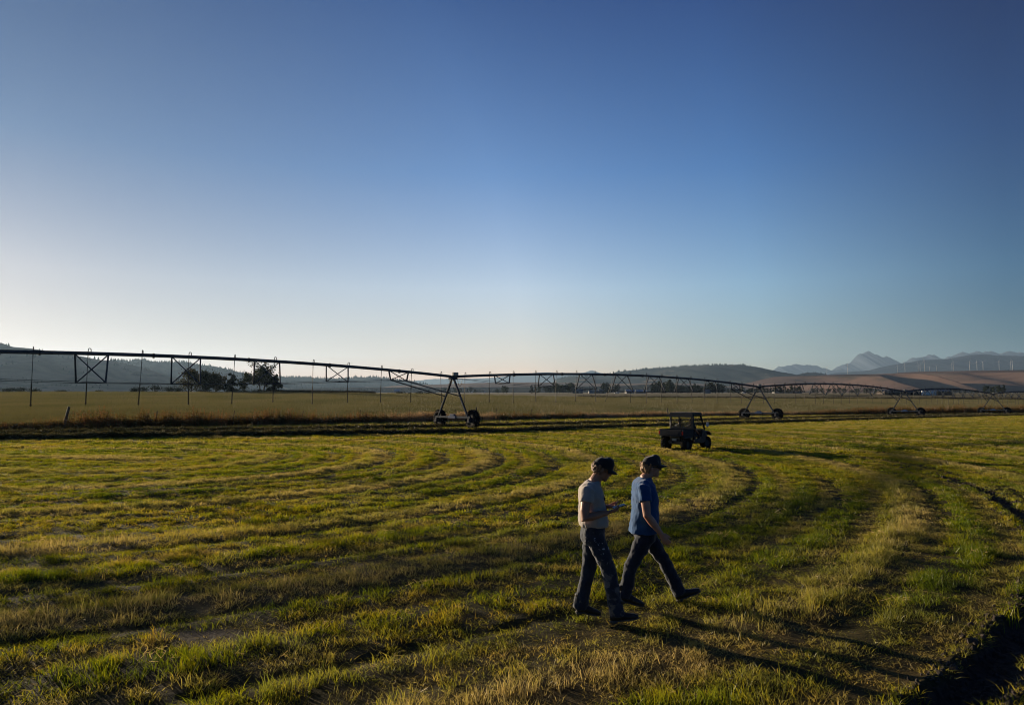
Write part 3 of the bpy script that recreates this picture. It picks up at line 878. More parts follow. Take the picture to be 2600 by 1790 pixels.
def poly_pts(pts, n, half):
    P = np.array(pts, float); seg = np.diff(P, axis=0); L_ = np.hypot(seg[:, 0], seg[:, 1]); c = np.concatenate([[0], np.cumsum(L_)])
    s = rng.uniform(0, c[-1], n); i = np.clip(np.searchsorted(c, s) - 1, 0, len(seg) - 1); t = (s - c[i]) / L_[i]
    q = P[i] + seg[i] * t[:, None]; nn = np.stack([-seg[i, 1], seg[i, 0]], -1) / L_[i][:, None]
    u = rng.normal(0, 0.45, n)
    return q + nn * (u * half)[:, None], u, s
WIND = leaf_mat('cut_hay', [(0.2, (0.05, 0.052, 0.018)), (0.5, (0.10, 0.088, 0.032)), (0.85, (0.17, 0.13, 0.055))], None, 0.25, 0.02, 0.5)
wl_t = []
for s in range(4):
    r_ = np.random.default_rng(300 + s); V, Fc = [], []
    for i in range(80):
        a = r_.uniform(0, 6.28); L_ = r_.uniform(0.10, 0.30); x, y = r_.normal(0, .16, 2); z = abs(r_.normal(0, .035)) + 0.02; dz = r_.normal(0, .035)
        dx, dy = math.cos(a) * L_ / 2, math.sin(a) * L_ / 2; sx, sy = -math.sin(a) * .006, math.cos(a) * .006
        b = len(V)
        V += [(x - dx - sx, y - dy - sy, z - dz), (x - dx + sx, y - dy + sy, z - dz + .012), (x + dx + sx, y + dy + sy, z + dz + .012), (x + dx - sx, y + dy - sy, z + dz)]
        Fc.append((b, b + 1, b + 2, b + 3))
    wl_t.append((V, Fc))
def windrow(pts, n, half, hgt, label, z0=0.0):
    q, u, s = poly_pts(pts, n, half)
    X, Y = q[:, 0], q[:, 1]
    prof = np.exp(-u ** 2 * 2.4) * hgt * np.interp(X, [-20, -8, 4, 9, 22, 30], [1.0, 0.6, 0.5, 0.22, 0.22, 0.4]) * (0.25 + 1.25 * fbm(s / 2.6, s * 0, 4, int(n) % 97))
    Z = near_z(X, Y) + prof * rng.uniform(0.1, 1.0, n) + z0
    o = scatter('hay_windrow', wl_t, np.stack([X, Y, Z], -1), np.stack([rng.normal(0, .35, n), rng.normal(0, .35, n), rng.uniform(0, 6.28, n)], -1),
                np.tile(rng.uniform(0.8, 1.3, n)[:, None], (1, 3)), rng.integers(0, 4, n), WIND, {'tint': rng.uniform(0, 1, n)})
    return tag(o, label, 'hay windrow', None, 'stuff')
windrow([(-60, 29.5), (-36, 38), (-17, 43.0), (0, 47.3), (6, 52.5), (20, 64), (48, 88), (80, 114), (120, 143)], 7000, 0.5, 0.22, 'long low windrow of cut hay in front of the wheeled towers')
windrow([(-56, 34), (-35, 42.5), (-18, 48.5), (-8, 53), (8, 66), (26, 82), (56, 106), (90, 130)], 5200, 0.45, 0.16, 'flatter windrow of cut hay running behind the first one')

ex, ey = [], []
for p0, p1, d in ((1470, 2640, 4.2), (690, 950, 4.0)):
    aa = np.linspace((p0 - 1300) / F, (p1 - 1300) / F, 260)
    for q in range(5):
        yy = YC - 2 + rng.uniform(-1.8, 1.8, len(aa)); ex.append(aa * yy); ey.append(yy)
ex, ey = np.concatenate(ex), np.concatenate(ey); n = len(ex)
EDGE = leaf_mat('dark_field_edge', [(0.2, (0.022, 0.022, 0.008)), (0.8, (0.07, 0.055, 0.02))], None, 0.2, 0.02, 0.3)
o = scatter('ditch_weeds', wt[:4], np.stack([ex, ey, ground_z(ex, ey)], -1), np.stack([np.zeros(n), np.zeros(n), rng.uniform(0, 6.28, n)], -1),
            np.stack([np.full(n, 2.2), np.full(n, 2.2), rng.uniform(0.6, 1.15, n)], -1), rng.integers(0, 4, n), EDGE, {'tint': rng.uniform(0, 1, n)})
tag(o, 'dark strip of weeds on the far edge of the grain field', 'weeds', None, 'stuff')

# ------------------------------------------------------------------ fence: posts and wires
M_steelpost = mat('rusty_post_steel', (0.07, 0.05, 0.04), (0.12, 0.08, 0.055), 9, 0.7, 0.3)
M_woodpost = mat('weathered_wood', (0.10, 0.075, 0.05), (0.17, 0.13, 0.09), 5, 0.85, 0, 0.6, 20)
M_wire = mat('fence_wire_steel', (0.12, 0.11, 0.10), None, rough=0.5, metal=0.8)
fx0 = -36.8
fence = empty('wire_fence', (fx0, float(fence_y(fx0)), float(ground_z(fx0, fence_y(fx0)))))
tag(fence, 'barbed wire fence with thin leaning posts along the weeds', 'fence')
fl = Vector(fence.location)
tpost = bmesh.new()
box(tpost, -.034, .034, -.016, .016, -.3, 1.32); box(tpost, -.016, .016, .016, .05, -.3, 1.32)
tmesh = bpy.data.meshes.new('post'); tpost.to_mesh(tmesh); tpost.free(); tmesh.materials.append(M_steelpost)
wbm = bmesh.new(); tube(wbm, [(0, 0, -.3), (0, 0, .5), (.01, 0, 1.3)], [.11, .10, .09], 9)
wmesh = bpy.data.meshes.new('wooden_post'); wbm.to_mesh(wmesh); wbm.free(); wmesh.materials.append(M_woodpost)
posts = []
x = fx0; i = 0
while x < 150:
    y = float(fence_y(x)); z = float(ground_z(x, y))
    wood = i in (1, 14, 22, 29)
    o = link_mesh('wooden_post' if wood else 'post', wmesh if wood else tmesh, fence)
    o.location = Vector((x, y, z)) - fl
    lean = {0: 4, 1: 12, 2: 10, 3: 8, 4: 16, 5: 10, 6: 0, 7: 3, 8: 7, 9: 2, 10: 0, 11: -6}.get(i, random.uniform(-5, 6))
    o.rotation_euler = (R(random.uniform(-3, 3)), R(lean), random.uniform(0, 3))
    if i == 1: o.scale = (1, 1, 1.3)
    if wood: o['label'] = 'thick leaning wooden post' if i == 1 else 'thick wooden post'
    o.rotation_euler.z = random.uniform(-.3, .3)
    posts.append((x, y, z, lean))
    seg = 6.2 if x < 25 else 7.0
    dx = (1.0 / math.hypot(1, (float(fence_y(x + 1)) - y))) * seg
    x += dx; i += 1
for hz in (0.5, 0.85, 1.15):
    bm = bmesh.new()
    pts = []
    for (px_, py_, pz_, le) in posts: pts.append(Vector((px_ + math.sin(R(le)) * hz, py_, pz_ + hz * math.cos(R(le)))) - fl)
    tube(bm, pts, 0.0035, 4)
    obj('wire_strand', bm, M_wire, fence)

# ------------------------------------------------------------------ trees
BARK = mat('tree_bark', (0.035, 0.027, 0.02), (0.07, 0.055, 0.04), 4, 0.9, 0, 0.5, 12)
LEAF = {}
def leafm(key, stops, tr=0.3):
    if key not in LEAF:
        m, n_, l_, out = new_mat('foliage_' + key)
        geo = n_.new('ShaderNodeNewGeometry')
        c = ramp(n_, l_, noise_node(n_, l_, 0.9, 3, vec=geo.outputs['Position']), stops)
        d = n_.new('ShaderNodeBsdfDiffuse'); l_.new(c, d.inputs[0]); t = n_.new('ShaderNodeBsdfTranslucent'); l_.new(c, t.inputs[0])
        mx = n_.new('ShaderNodeMixShader'); mx.inputs[0].default_value = tr
        l_.new(d.outputs[0], mx.inputs[1]); l_.new(t.outputs[0], mx.inputs[2]); l_.new(mx.outputs[0], out.inputs[0])
        LEAF[key] = m
    return LEAF[key]
G1 = leafm('dark_green', [(0.3, (0.020, 0.026, 0.010)), (0.7, (0.050, 0.055, 0.018))])
G2 = leafm('rusty_green', [(0.3, (0.030, 0.032, 0.012)), (0.7, (0.075, 0.058, 0.020))])
G3 = leafm('blue_green', [(0.3, (0.016, 0.022, 0.012)), (0.7, (0.034, 0.040, 0.018))], 0.15)
def quads_mesh(name, C, S, r, m):
    """leaf clumps: one small bent card per centre, random facing"""
    V, Fc = [], []
    for c, s in zip(C, S):
        u = Vector(r.normal(0, 1, 3)).normalized(); w = u.orthogonal().normalized(); w.rotate(Matrix.Rotation(r.uniform(0, 6.28), 3, u)); q = u.cross(w)
        c = Vector(c); b = len(V)
        V += [c - w * s, c - q * s * .6 + u * s * .2, c + w * s, c + q * s * .6 + u * s * .2]
        Fc.append((b, b + 1, b + 2, b + 3))
    me = bpy.data.meshes.new(name); me.from_pydata([tuple(v) for v in V], [], Fc); me.materials.append(m)
    return me
def make_tree(name, h, w, style, m, seed, nq=1500, lean=0.0, leaf=0.30, trunks=1):
    """an Empty at the foot with trunk (with limbs) and crown"""
    r = np.random.default_rng(seed)
    root = empty(name)
    bm = bmesh.new(); tips = []
    for tk in range(trunks):
        off = (tk - (trunks - 1) / 2) * w * 0.16
        top = Vector((off * 2.2 + lean * h + r.normal(0, .04) * h, r.normal(0, .03) * h, h * (0.93 if style == 'conifer' else 0.80)))
        mid = Vector((off * 1.5 + lean * h * .4 + r.normal(0, .03) * h, 0, h * .42))
        pts = [Vector((off, 0, -.2)), Vector((off * 1.1, 0, h * .12)), mid, (mid + top) / 2, top]
        tube(bm, pts, [h * .026, h * .020, h * .015, h * .009, h * .003], 7)
        k = 15 if style == 'broad' else 11 if style == 'sparse' else 20
        for i in range(k):
            t = r.uniform(0.08, 0.97) if style != 'conifer' else 0.10 + 0.86 * i / k
            base = mid * (t / .5) if t < .5 else mid + (top - mid) * ((t - .5) / .5)
            if t < .5: base = Vector((off, 0, 0)).lerp(mid, t / .5)
            a = r.uniform(0, 6.28)
            if style == 'conifer': L_ = w * .5 * (1 - t) ** .7 * r.uniform(.7, 1.2) + .2; up = -0.05
            elif style == 'sparse': L_ = w * .46 * r.uniform(.5, 1.1) * (1.2 - .5 * t); up = 0.75
            else: L_ = w * .40 * (1.15 - abs(t - .5)) * r.uniform(.6, 1.1); up = 0.75
            tip = base + Vector((math.cos(a) * L_, math.sin(a) * L_, L_ * up))
            tube(bm, [base, (base + tip) / 2 + Vector((0, 0, L_ * .06)), tip], [h * .008, h * .005, h * .002], 5)
            tips.append((base, tip))
        if style != 'conifer': tips.append((mid, top))
    obj('trunk', bm, BARK, root, True)
    C, S = [], []
    per = max(4, nq // len(tips))
    for b, t in tips:
        L_ = (t - b).length
        dens = r.uniform(0.35, 1.3)
        for i in range(int(per * dens)):
            f = r.uniform(0.35, 1.08) ** .8
            sp = (0.16 if style == 'conifer' else 0.20 if style == 'sparse' else 0.26) * L_ + 0.12
            C.append(b.lerp(t, f) + Vector(r.normal(0, sp, 3) * (1, 1, .75))); S.append(leaf * r.uniform(.6, 1.4))
    C = [c if c.z > h * .08 else Vector((c.x, c.y, h * .08 + abs(c.z) * .2)) for c in C]
    link_mesh('crown', quads_mesh('crown', C, S, r, m), root)
    return root
def make_shrub(name, h, w, m, seed, nq=420, leaf=0.2):
    r = np.random.default_rng(seed)
    root = empty(name)
    bm = bmesh.new(); C, S = [], []
    for i in range(7):
        a = r.uniform(0, 6.28); q = r.uniform(.1, .42) * w
        tip = Vector((math.cos(a) * q, math.sin(a) * q, h * r.uniform(.5, .82)))
        tube(bm, [(0, 0, -.1), (tip.x * .4, tip.y * .4, tip.z * .5), tip], [h * .03, h * .02, h * .006], 5)
        for k in range(nq // 7):
            C.append(tip * r.uniform(.55, 1.0) + Vector(r.normal(0, .13 * w, 3) * (1, 1, .6 * h / w + .25))); S.append(leaf * r.uniform(.6, 1.4))
    C = [Vector((c.x, c.y, max(c.z, 0.05))) for c in C]
    obj('stem', bm, BARK, root, True)
    link_mesh('foliage', quads_mesh('foliage', C, S, r, m), root)
    return root
def put(o, px, Y, dz=-0.15, s=None, rz=None):
    x = (px - 1300) / F * Y
    o.location = (x, Y, float(ground_z(x, Y)) + dz)
    if s: o.scale = (s, s, s) if not hasattr(s, '__len__') else s
    if rz is not None: o.rotation_euler.z = rz
    return o
GT_ = 'trees at the far edge of the grain field'
U = 266 / F     # metres per photo pixel at the tree line
for px, top, wpx, style, m, lab, kw in (
    (487, 940, 66, 'sparse', G2, 'rust tinged tree with a spreading open crown, at the left of the tall group', dict(trunks=1, nq=3400)),
    (524, 943, 34, 'broad', G1, 'narrow green tree just right of the rust tinged tree', dict(nq=3400)),
    (548, 945, 44, 'broad', G2, 'leafy brownish tree in the middle left of the tree group', dict(nq=3600)),
    (587, 947, 42, 'conifer', G3, 'dense dark evergreen standing before the gap in the tree group', dict(nq=3000)),
    (622, 946, 50, 'sparse', G1, 'thin leaning tree with wispy branches left of the tallest tree', dict(nq=1300, lean=.16)),
    (666, 922, 62, 'sparse', G1, 'tallest tree of the group, twin trunked with an open crown', dict(nq=4200, trunks=2)),
    (699, 950, 46, 'conifer', G3, 'dark evergreen at the right end of the tree group', dict(nq=3400))):
    h = (997 - top) * U * 1.12
    t = make_tree('tree' if style != 'conifer' else 'evergreen_tree', h, wpx * U * 0.92, style, m, int(px), **kw)
    tag(t, lab, 'tree', GT_); put(t, px, 266)
GS_ = 'bushes at the far edge of the grain field'
for px, hp, wp, Y, lab in ((22, 13, 44, 268, 'wide dark bush at the left edge of the picture'), (52, 15, 40, 267, 'tallest of the three dark bushes at the far left'), (88, 12, 36, 268, 'low bush sloping down beside the pale strip of field'),
    (160, 7, 34, 267, 'flat dark bush between two pale strips of field'), (253, 7, 20, 267, 'small lone round bush in the grain field edge'),
    (342, 14, 22, 268, 'small end bush at the left of the long bush row'), (364, 16, 32, 267, 'round bush second in the long bush row'), (396, 22, 44, 268, 'highest bush in the middle of the long bush row'), (432, 17, 40, 267, 'dark bush right of the highest one in the row'), (458, 14, 36, 269, 'bush at the foot of the rust tinged tree'),
    (520, 9, 60, 264, 'low scrub under the narrow green tree'), (600, 8, 60, 264, 'low scrub under the dense evergreen'), (650, 8, 60, 264, 'low scrub under the tallest tree'), (757, 6, 34, 268, 'low dark bush right of the evergreen group'), (812, 5, 20, 268, 'tiny dark bush left of the small X brace'),
    (1020, 8, 32, 330, 'dark rounded bush left of the near tower'), (1040, 6, 10, 330, 'very small bush right of the dark rounded bush'), (1068, 8, 34, 330, 'dark bush touching the near tower rods'), (1086, 7, 20, 331, 'low bush nearest the near tower leg')):
    s = make_shrub('bush', hp * Y / F * 1.12, wp * Y / F, G1 if px % 2 else G3, int(px) + 9, nq=460, leaf=.19)
    tag(s, lab, 'bush', GS_); put(s, px, Y)
# trees far out in the valley: a few kinds, copied
kinds = [make_tree('tree', 8, 8, 'broad', G3, 901, nq=520, leaf=.5), make_tree('tree', 9, 6, 'broad', G1, 902, nq=520, leaf=.5), make_tree('evergreen_tree', 10, 5, 'conifer', G3, 903, nq=520, leaf=.45), make_tree('tree', 6, 9, 'broad', G3, 904, nq=480, leaf=.5)]
used = set()
def far_tree(px, Y, s, lab, grp, k):
    first = k not in used
    o = kinds[k] if first else copy_tree(kinds[k])
    used.add(k)
    tag(o, lab, 'tree', grp); put(o, px, Y, -.3, (s, s, s * random.uniform(.85, 1.2)), random.uniform(0, 6.28))
def trow(px0, px1, cnt, Y, s, lab, grp, var=0.25):
    s *= 1.4
    for i in range(cnt):
        p = px0 + (px1 - px0) * (i + random.uniform(.1, .9)) / cnt
        far_tree(p, Y + random.uniform(-25, 25), s * random.uniform(1 - var, 1 + var), lab, grp, random.choice((0, 1, 1, 2, 3)))
trow(1345, 1400, 5, 900, .72, 'low dark tree left of the pale barns in the valley', 'dark trees left of the barns')
trow(1405, 1456, 9, 900, .98, 'dark tall tree in the clump beside the pale barns', 'tree clump beside the barns', .15)
trow(1262, 1288, 3, 900, .85, 'round dark tree alone right of the near tower', 'round trees right of the near tower')
trow(1530, 1572, 5, 880, .85, 'bushy tree behind the small brown house', 'trees behind the brown house')
trow(1655, 1712, 14, 860, 1.02, 'tall tree in the left part of the long dark wood', 'left part of the long wood', .2)
trow(1712, 1800, 15, 870, .85, 'tree in the middle part of the long dark wood', 'middle part of the long wood', .2)
trow(1800, 1836, 9, 860, 1.08, 'tall dark tree at the right end of the long wood', 'right end of the long wood', .15)
trow(1845, 1960, 15, 900, .62, 'low tree in the row behind the second tower', 'trees behind the second tower')
trow(1965, 2035, 9, 900, .78, 'tree in the row right of the second tower', 'trees right of the second tower')
trow(2060, 2230, 15, 920, .62, 'small tree in the row left of the hay sheds', 'trees left of the hay sheds')
trow(2410, 2500, 8, 900, .45, 'low bush in the pale field right of the hay sheds', 'bushes right of the hay sheds')
trow(2500, 2552, 6, 800, .62, 'dark tree behind the fourth tower', 'trees behind the fourth tower')
trow(1120, 1215, 8, 1300, .8, 'tiny tree far out behind the near tower', 'tiny trees behind the near tower')

# ------------------------------------------------------------------ farm buildings
M_shed = mat('dark_shed_boards', (0.045, 0.036, 0.03), (0.085, 0.06, 0.045), 1.2, 0.85)
M_tin = mat('grey_tin_sheet', (0.17, 0.165, 0.16), (0.24, 0.23, 0.225), 0.8, 0.8, 0.0, 0, None, 0.15)
M_blue = mat('blue_tin_roof', (0.10, 0.17, 0.27), (0.14, 0.21, 0.32), 0.8, 0.5, 0.1)
M_pale = mat('pale_siding', (0.45, 0.44, 0.42), (0.56, 0.55, 0.52), 0.7, 0.8)
M_tanw = mat('tan_siding', (0.30, 0.17, 0.09), (0.36, 0.21, 0.12), 0.7, 0.8)
M_white = mat('white_wrap', (0.72, 0.71, 0.69), (0.86, 0.85, 0.82), 2.0, 0.45, 0, 0.3)
M_glassd = mat('dark_window_glass', (0.02, 0.025, 0.03), None, rough=0.1)
M_hay = mat('stacked_hay', (0.11, 0.075, 0.045), (0.20, 0.14, 0.08), 1.5, 0.95, 0, 0.6, 6)
def building(name, lab, px0, px1, ytop, Y, wallm, roofm, depth=10, pitch=0.18, rz=0.0, windows=0, doors=0, cat='barn', base=None, openfront=False):
    x0, x1 = (px0 - 1300) / F * Y, (px1 - 1300) / F * Y
    w = x1 - x0; cx = (x0 + x1) / 2
    gz = float(ground_z(cx, Y)) - .2
    h = P3(1300, ytop, Y)[2] - gz
    root = empty(name, (cx, Y, gz), rz); tag(root, lab, cat)
    rise = min(h * .45, depth * .5 * pitch * 2)
    eave = h - rise
    bm = bmesh.new()
    if openfront:
        box(bm, -w / 2, w / 2, depth / 2 - .3, depth / 2, 0, eave); box(bm, -w / 2, -w / 2 + .3, -depth / 2, depth / 2 - .3, 0, eave); box(bm, w / 2 - .3, w / 2, -depth / 2, depth / 2 - .3, 0, eave)
    else:
        box(bm, -w / 2, w / 2, -depth / 2, depth / 2, 0, eave)
        a = [bm.verts.new(p) for p in ((-w / 2, -depth / 2, eave), (-w / 2, depth / 2, eave), (-w / 2, 0, h - .12))]; bm.faces.new(a)
        a = [bm.verts.new(p) for p in ((w / 2, -depth / 2, eave), (w / 2, depth / 2, eave), (w / 2, 0, h - .12))]; bm.faces.new(a)
    obj('wall', bm, wallm, root)
    bm = bmesh.new()
    for s in (-1, 1):
        e, r_ = Vector((0, s * (depth / 2 + .5), eave - .05)), Vector((0, 0, h))
        p = [Vector((-w / 2 - .4, e.y, e.z)), Vector((w / 2 + .4, e.y, e.z)), Vector((w / 2 + .4, 0, h)), Vector((-w / 2 - .4, 0, h))]
        lo = [bm.verts.new(q) for q in p]; hi = [bm.verts.new(q + Vector((0, 0, .15))) for q in p]
        bm.faces.new(lo); bm.faces.new(hi[::-1])
        for i in range(4): bm.faces.new((lo[i], hi[i], hi[(i + 1) % 4], lo[(i + 1) % 4]))
    obj('roof', bm, roofm, root)
    for i in range(windows):
        xx = -w / 2 + w * (i + .5) / windows
        bm = bmesh.new(); box(bm, xx - .5, xx + .5, -depth / 2 - .08, -depth / 2 + .02, eave * .45, eave * .45 + 1.0); f = obj('window', bm, M_pale, root)
        bm = bmesh.new(); box(bm, xx - .4, xx + .4, -depth / 2 - .10, -depth / 2 - .081, eave * .45 + .1, eave * .45 + .9); obj('pane', bm, M_glassd, f)
    for i in range(doors):
        xx = -w / 2 + w * (i + .8) / (doors + .6)
        bm = bmesh.new(); box(bm, xx - 1.4, xx + 1.4, -depth / 2 - .07, -depth / 2 + .02, 0.05, min(3.0, eave * .8)); obj('door', bm, M_shed, root)
    return root, w, h, eave, depth
rt, w, h, ev, dp = building('hay_shed', 'dark open hay shed left of the white bales', 2234, 2309, 991, 520, M_shed, M_tin, 11, .12, openfront=True)
r2, w2, h2, ev2, dp2 = building('hay_barn', 'long low barn with white wrapped bales under its left half', 2322, 2403, 989.5, 520, M_shed, M_tin, 12, .12, openfront=True)
bm = bmesh.new(); box(bm, -.2, w2 / 2 - .35, -dp2 / 2 + .05, -dp2 / 2 + .3, 0, ev2); obj('wall_panel', bm, M_shed, r2)
for i in range(7):
    bm = bmesh.new(); box(bm, -w2 / 2 + i * w2 / 6 - .1, -w2 / 2 + i * w2 / 6 + .1, -dp2 / 2 - .15, -dp2 / 2 + .04, 0, ev2); obj('post', bm, M_woodpost, r2)
def bale_mesh(nm, m, lx, ly, lz):
    bm = bmesh.new(); box(bm, -lx / 2, lx / 2, -ly / 2, ly / 2, 0, lz)
    bmesh.ops.bevel(bm, geom=list(bm.edges), offset=.08, segments=2, affect='EDGES')
    me = bpy.data.meshes.new(nm); bm.to_mesh(me); bm.free(); me.materials.append(m); return me
wb = bale_mesh('wrapped_bale', M_white, 1.25, 1.2, 1.0)
nb = int((w2 / 2 - .9) / 1.32)
for i in range(nb):
    for k in range(3):
        o = link_mesh('wrapped_bale', wb); o.location = Vector(r2.location) + Vector((-w2 / 2 + 1.2 + i * 1.32, -dp2 / 2 - 1.3, .1 + k * 1.02)); o.rotation_euler.z = random.uniform(-.05, .05)
        tag(o, 'white wrapped bale stacked before the left half of the long barn', 'hay bale', 'white wrapped bales in the barn')
hb = bale_mesh('hay_bale', M_hay, 2.3, 1.2, 1.05)
for i in range(int((w - 1.2) / 2.42)):
    for k in range(3):
        if i == 5 and k > 0: continue
        o = link_mesh('hay_bale', hb); o.location = Vector(rt.location) + Vector((-w / 2 + 1.7 + i * 2.42, -dp / 2 + 1.2, .1 + k * 1.07)); o.rotation_euler.z = random.uniform(-.04, .04)
        tag(o, 'dull brown hay bale stacked inside the dark open shed', 'hay bale', 'brown bales in the dark shed')
building('barn', 'pale grey barn left of the white and tan house', 1452, 1478, 988, 900, M_tin, M_tin, 14, .2, doors=1)
building('house', 'small white fronted house beside a tan wing', 1495, 1507, 991.5, 900, M_pale, M_tin, 9, .25, windows=2, cat='house')
building('house', 'tan walled wing right of the white fronted house', 1507.5, 1519, 991.5, 902, M_tanw, M_tin, 9, .25, windows=2, cat='house')
building('barn', 'grey tin barn right of the tan house', 1520, 1536, 989, 905, M_tin, M_tin, 14, .2, doors=1)
building('barn', 'left blue roofed barn in the far trees', 1588, 1608, 990, 900, M_tin, M_blue, 16, .3)
building('barn', 'right blue roofed barn in the far trees', 1614, 1640, 990.5, 900, M_tin, M_blue, 16, .3)
building('house', 'grey roofed farmhouse half hidden in the long wood', 1788, 1800, 989, 840, M_tin, M_tin, 12, .35, windows=2, cat='house')
building('barn', 'lone blue roofed barn left of the near tower', 1003, 1016, 988.5, 1250, M_tin, M_blue, 16, .3)
building('house', 'tiny white house far right of the near tower', 1229, 1232, 994, 1300, M_pale, M_pale, 8, .3, cat='house')
building('house', 'tiny white house seen just right of the near tower leg', 1197, 1200, 994.5, 1300, M_pale, M_pale, 8, .3, cat='house')
building('barn', 'long low grey barn left of the hay sheds', 1962, 2030, 994, 950, M_tin, M_tin, 14, .15, doors=2)
# small white truck parked out in the valley
def far_truck(px, Y, lab):
    root = put(empty('parked_truck'), px, Y, 0.0); tag(root, lab, 'truck')
    bm = bmesh.new(); box(bm, -2.6, 2.6, -.9, .9, .45, 1.15); box(bm, -.9, 1.0, -.85, .85, 1.15, 1.85); obj('body', bm, M_white, root, bevel=.12)
    bm = bmesh.new(); box(bm, -.7, .8, -.87, .87, 1.25, 1.7); obj('window', bm, M_glassd, root)
    for sx in (-1.7, 1.7):
        for sy in (-.85, .85):
            bm = bmesh.new(); lathe_axis(bm, (sx, sy - .1, .38), (0, 1, 0), [(0, .3), (0, .38), (.2, .38), (.2, .3)], 14); obj('wheel', bm, M_shed, root)
far_truck(1566, 760, 'white truck parked left of the blue roofed barns')
far_truck(1887, 760, 'white truck parked beyond the second tower')

# ------------------------------------------------------------------ wind turbines on the brown ridge
M_turb = mat('turbine_white', (0.36, 0.37, 0.38), (0.41, 0.42, 0.43), 0.2, 0.45)
def turbine(blade_rot, bl):
    root = empty('wind_turbine')
    bm = bmesh.new(); tube(bm, [(0, 0, -12), (0, 0, 30), (0, 0, 60)], [1.6, 1.3, 0.9], 12); obj('tower', bm, M_turb, root, True)
    bm = bmesh.new(); box(bm, -1.6, 1.6, -2.2, 5.0, 59.6, 62.8); obj('nacelle', bm, M_turb, root, bevel=.5)
    bm = bmesh.new(); lathe_axis(bm, (0, -2.2, 61.2), (0, -1, 0), [(0, 1.5), (1.2, 1.4), (2.0, .5)], 14); obj('hub', bm, M_turb, root, True)
    for k in range(3):
        a = blade_rot + k * 2 * math.pi / 3
        d = Vector((math.sin(a), 0, math.cos(a))); c = Vector((0, -3.3, 61.2))
        bm = bmesh.new(); tube(bm, [c, c + d * bl * .2, c + d * bl * .6, c + d * bl], [.4, .7, .4, .12], 8, ell=[.4, .3, .2, .08], side=(0, 1, 0)); obj('blade', bm, M_turb, root, True)
    return root
TB = [turbine(.3, 25), turbine(-.42, 30), turbine(1.0, 25), turbine(-.2, 25)]
tl = [(2100, 952, 933, 2, 'lone wind turbine with open blades, first of the row at the left'), (2152.7, 950.4, 926, 0, 'thin wind turbine below the slope of the tallest peak'), (2279, 948, 928, 3, None), (2298.5, 948, 924, 1, None), (2332, 943, 924, 3, None), (2337, 943, 927, 0, None), (2348, 942, 915, 1, 'tallest wind turbine with one blade pointing up left'), (2360.6, 942, 931.5, 0, 'shortest wind turbine, just right of the tallest one'), (2378, 942, 928, 2, None), (2418, 941.5, 924, 3, None), (2421.5, 942, 918, 1, None), (2463, 943, 919, 0, None), (2481.6, 943, 918.5, 3, None), (2497, 942, 919, 2, None), (2538, 943, 918, 0, None), (2568, 942, 919, 3, None), (2572, 943, 917.5, 1, None)]
tused = set()
for px, yb, yt, k, lab in tl:
    Yt = 3330.0
    o = TB[k] if k not in tused else copy_tree(TB[k]); tused.add(k)
    zb, zt = P3(px, yb, Yt)[2], P3(px, yt, Yt)[2]
    s = (zt - zb) / 61.0
    o.location = ((px - 1300) / F * Yt, Yt, zb); o.scale = (max(s, .6),) * 2 + (s,); o.rotation_euler.z = R(-24 + random.uniform(-8, 8))
    tag(o, lab or 'white wind turbine standing in the row on the brown ridge', 'wind turbine', 'wind turbines on the brown ridge')
# ------------------------------------------------------------------ centre pivot irrigation machine
M_galv = mat('galvanised_steel', (0.075, 0.076, 0.088), (0.115, 0.115, 0.128), 3.0, 0.75, 0.0, 0.1, 14, 0.15)
M_galvd = mat('weathered_steel', (0.045, 0.047, 0.055), (0.075, 0.075, 0.083), 3.0, 0.8, 0.0, 0.1, 14, 0.12)
M_leg = mat('bluish_leg_steel', (0.030, 0.039, 0.054), (0.05, 0.062, 0.082), 3.0, 0.8, 0.0, 0, None, 0.12)
M_tyre = mat('muddy_tyre_rubber', (0.012, 0.012, 0.012), (0.03, 0.026, 0.022), 3.5, 0.9, 0, 0.4, 16, 0.1)
M_rim = mat('dusty_rim', (0.035, 0.034, 0.034), (0.06, 0.057, 0.053), 3.0, 0.8, 0.0, 0, None, 0.12)
M_hose = mat('black_drop_hose', (0.02, 0.02, 0.022), None, rough=0.55)
M_weight = mat('brown_hose_weight', (0.05, 0.040, 0.026), None, rough=0.7)
M_motor = mat('blue_gear_motor', (0.03, 0.055, 0.13), (0.045, 0.08, 0.17), 4, 0.7, 0, 0, None, 0.12)
M_cbox = mat('grey_control_box', (0.24, 0.24, 0.22), (0.30, 0.30, 0.28), 4, 0.5)
TWR = [(-37.7, 25.0), (-4.58, 53.4), (29.5, 82.6), (62.5, 110.0), (94.7, 136.0), (127.0, 162.0)]
PIPE_H = 3.93
def gz(x, y): return float(base_z(x, y))
TP = [Vector((x, y, gz(x, y))) for x, y in TWR]
pivot = empty('irrigation_machine', TP[1])
tag(pivot, 'long galvanised sprinkler irrigation machine on wheeled A frame towers crossing the field', 'irrigation machine')
O = Vector(TP[1])
def hide_len(p): return p
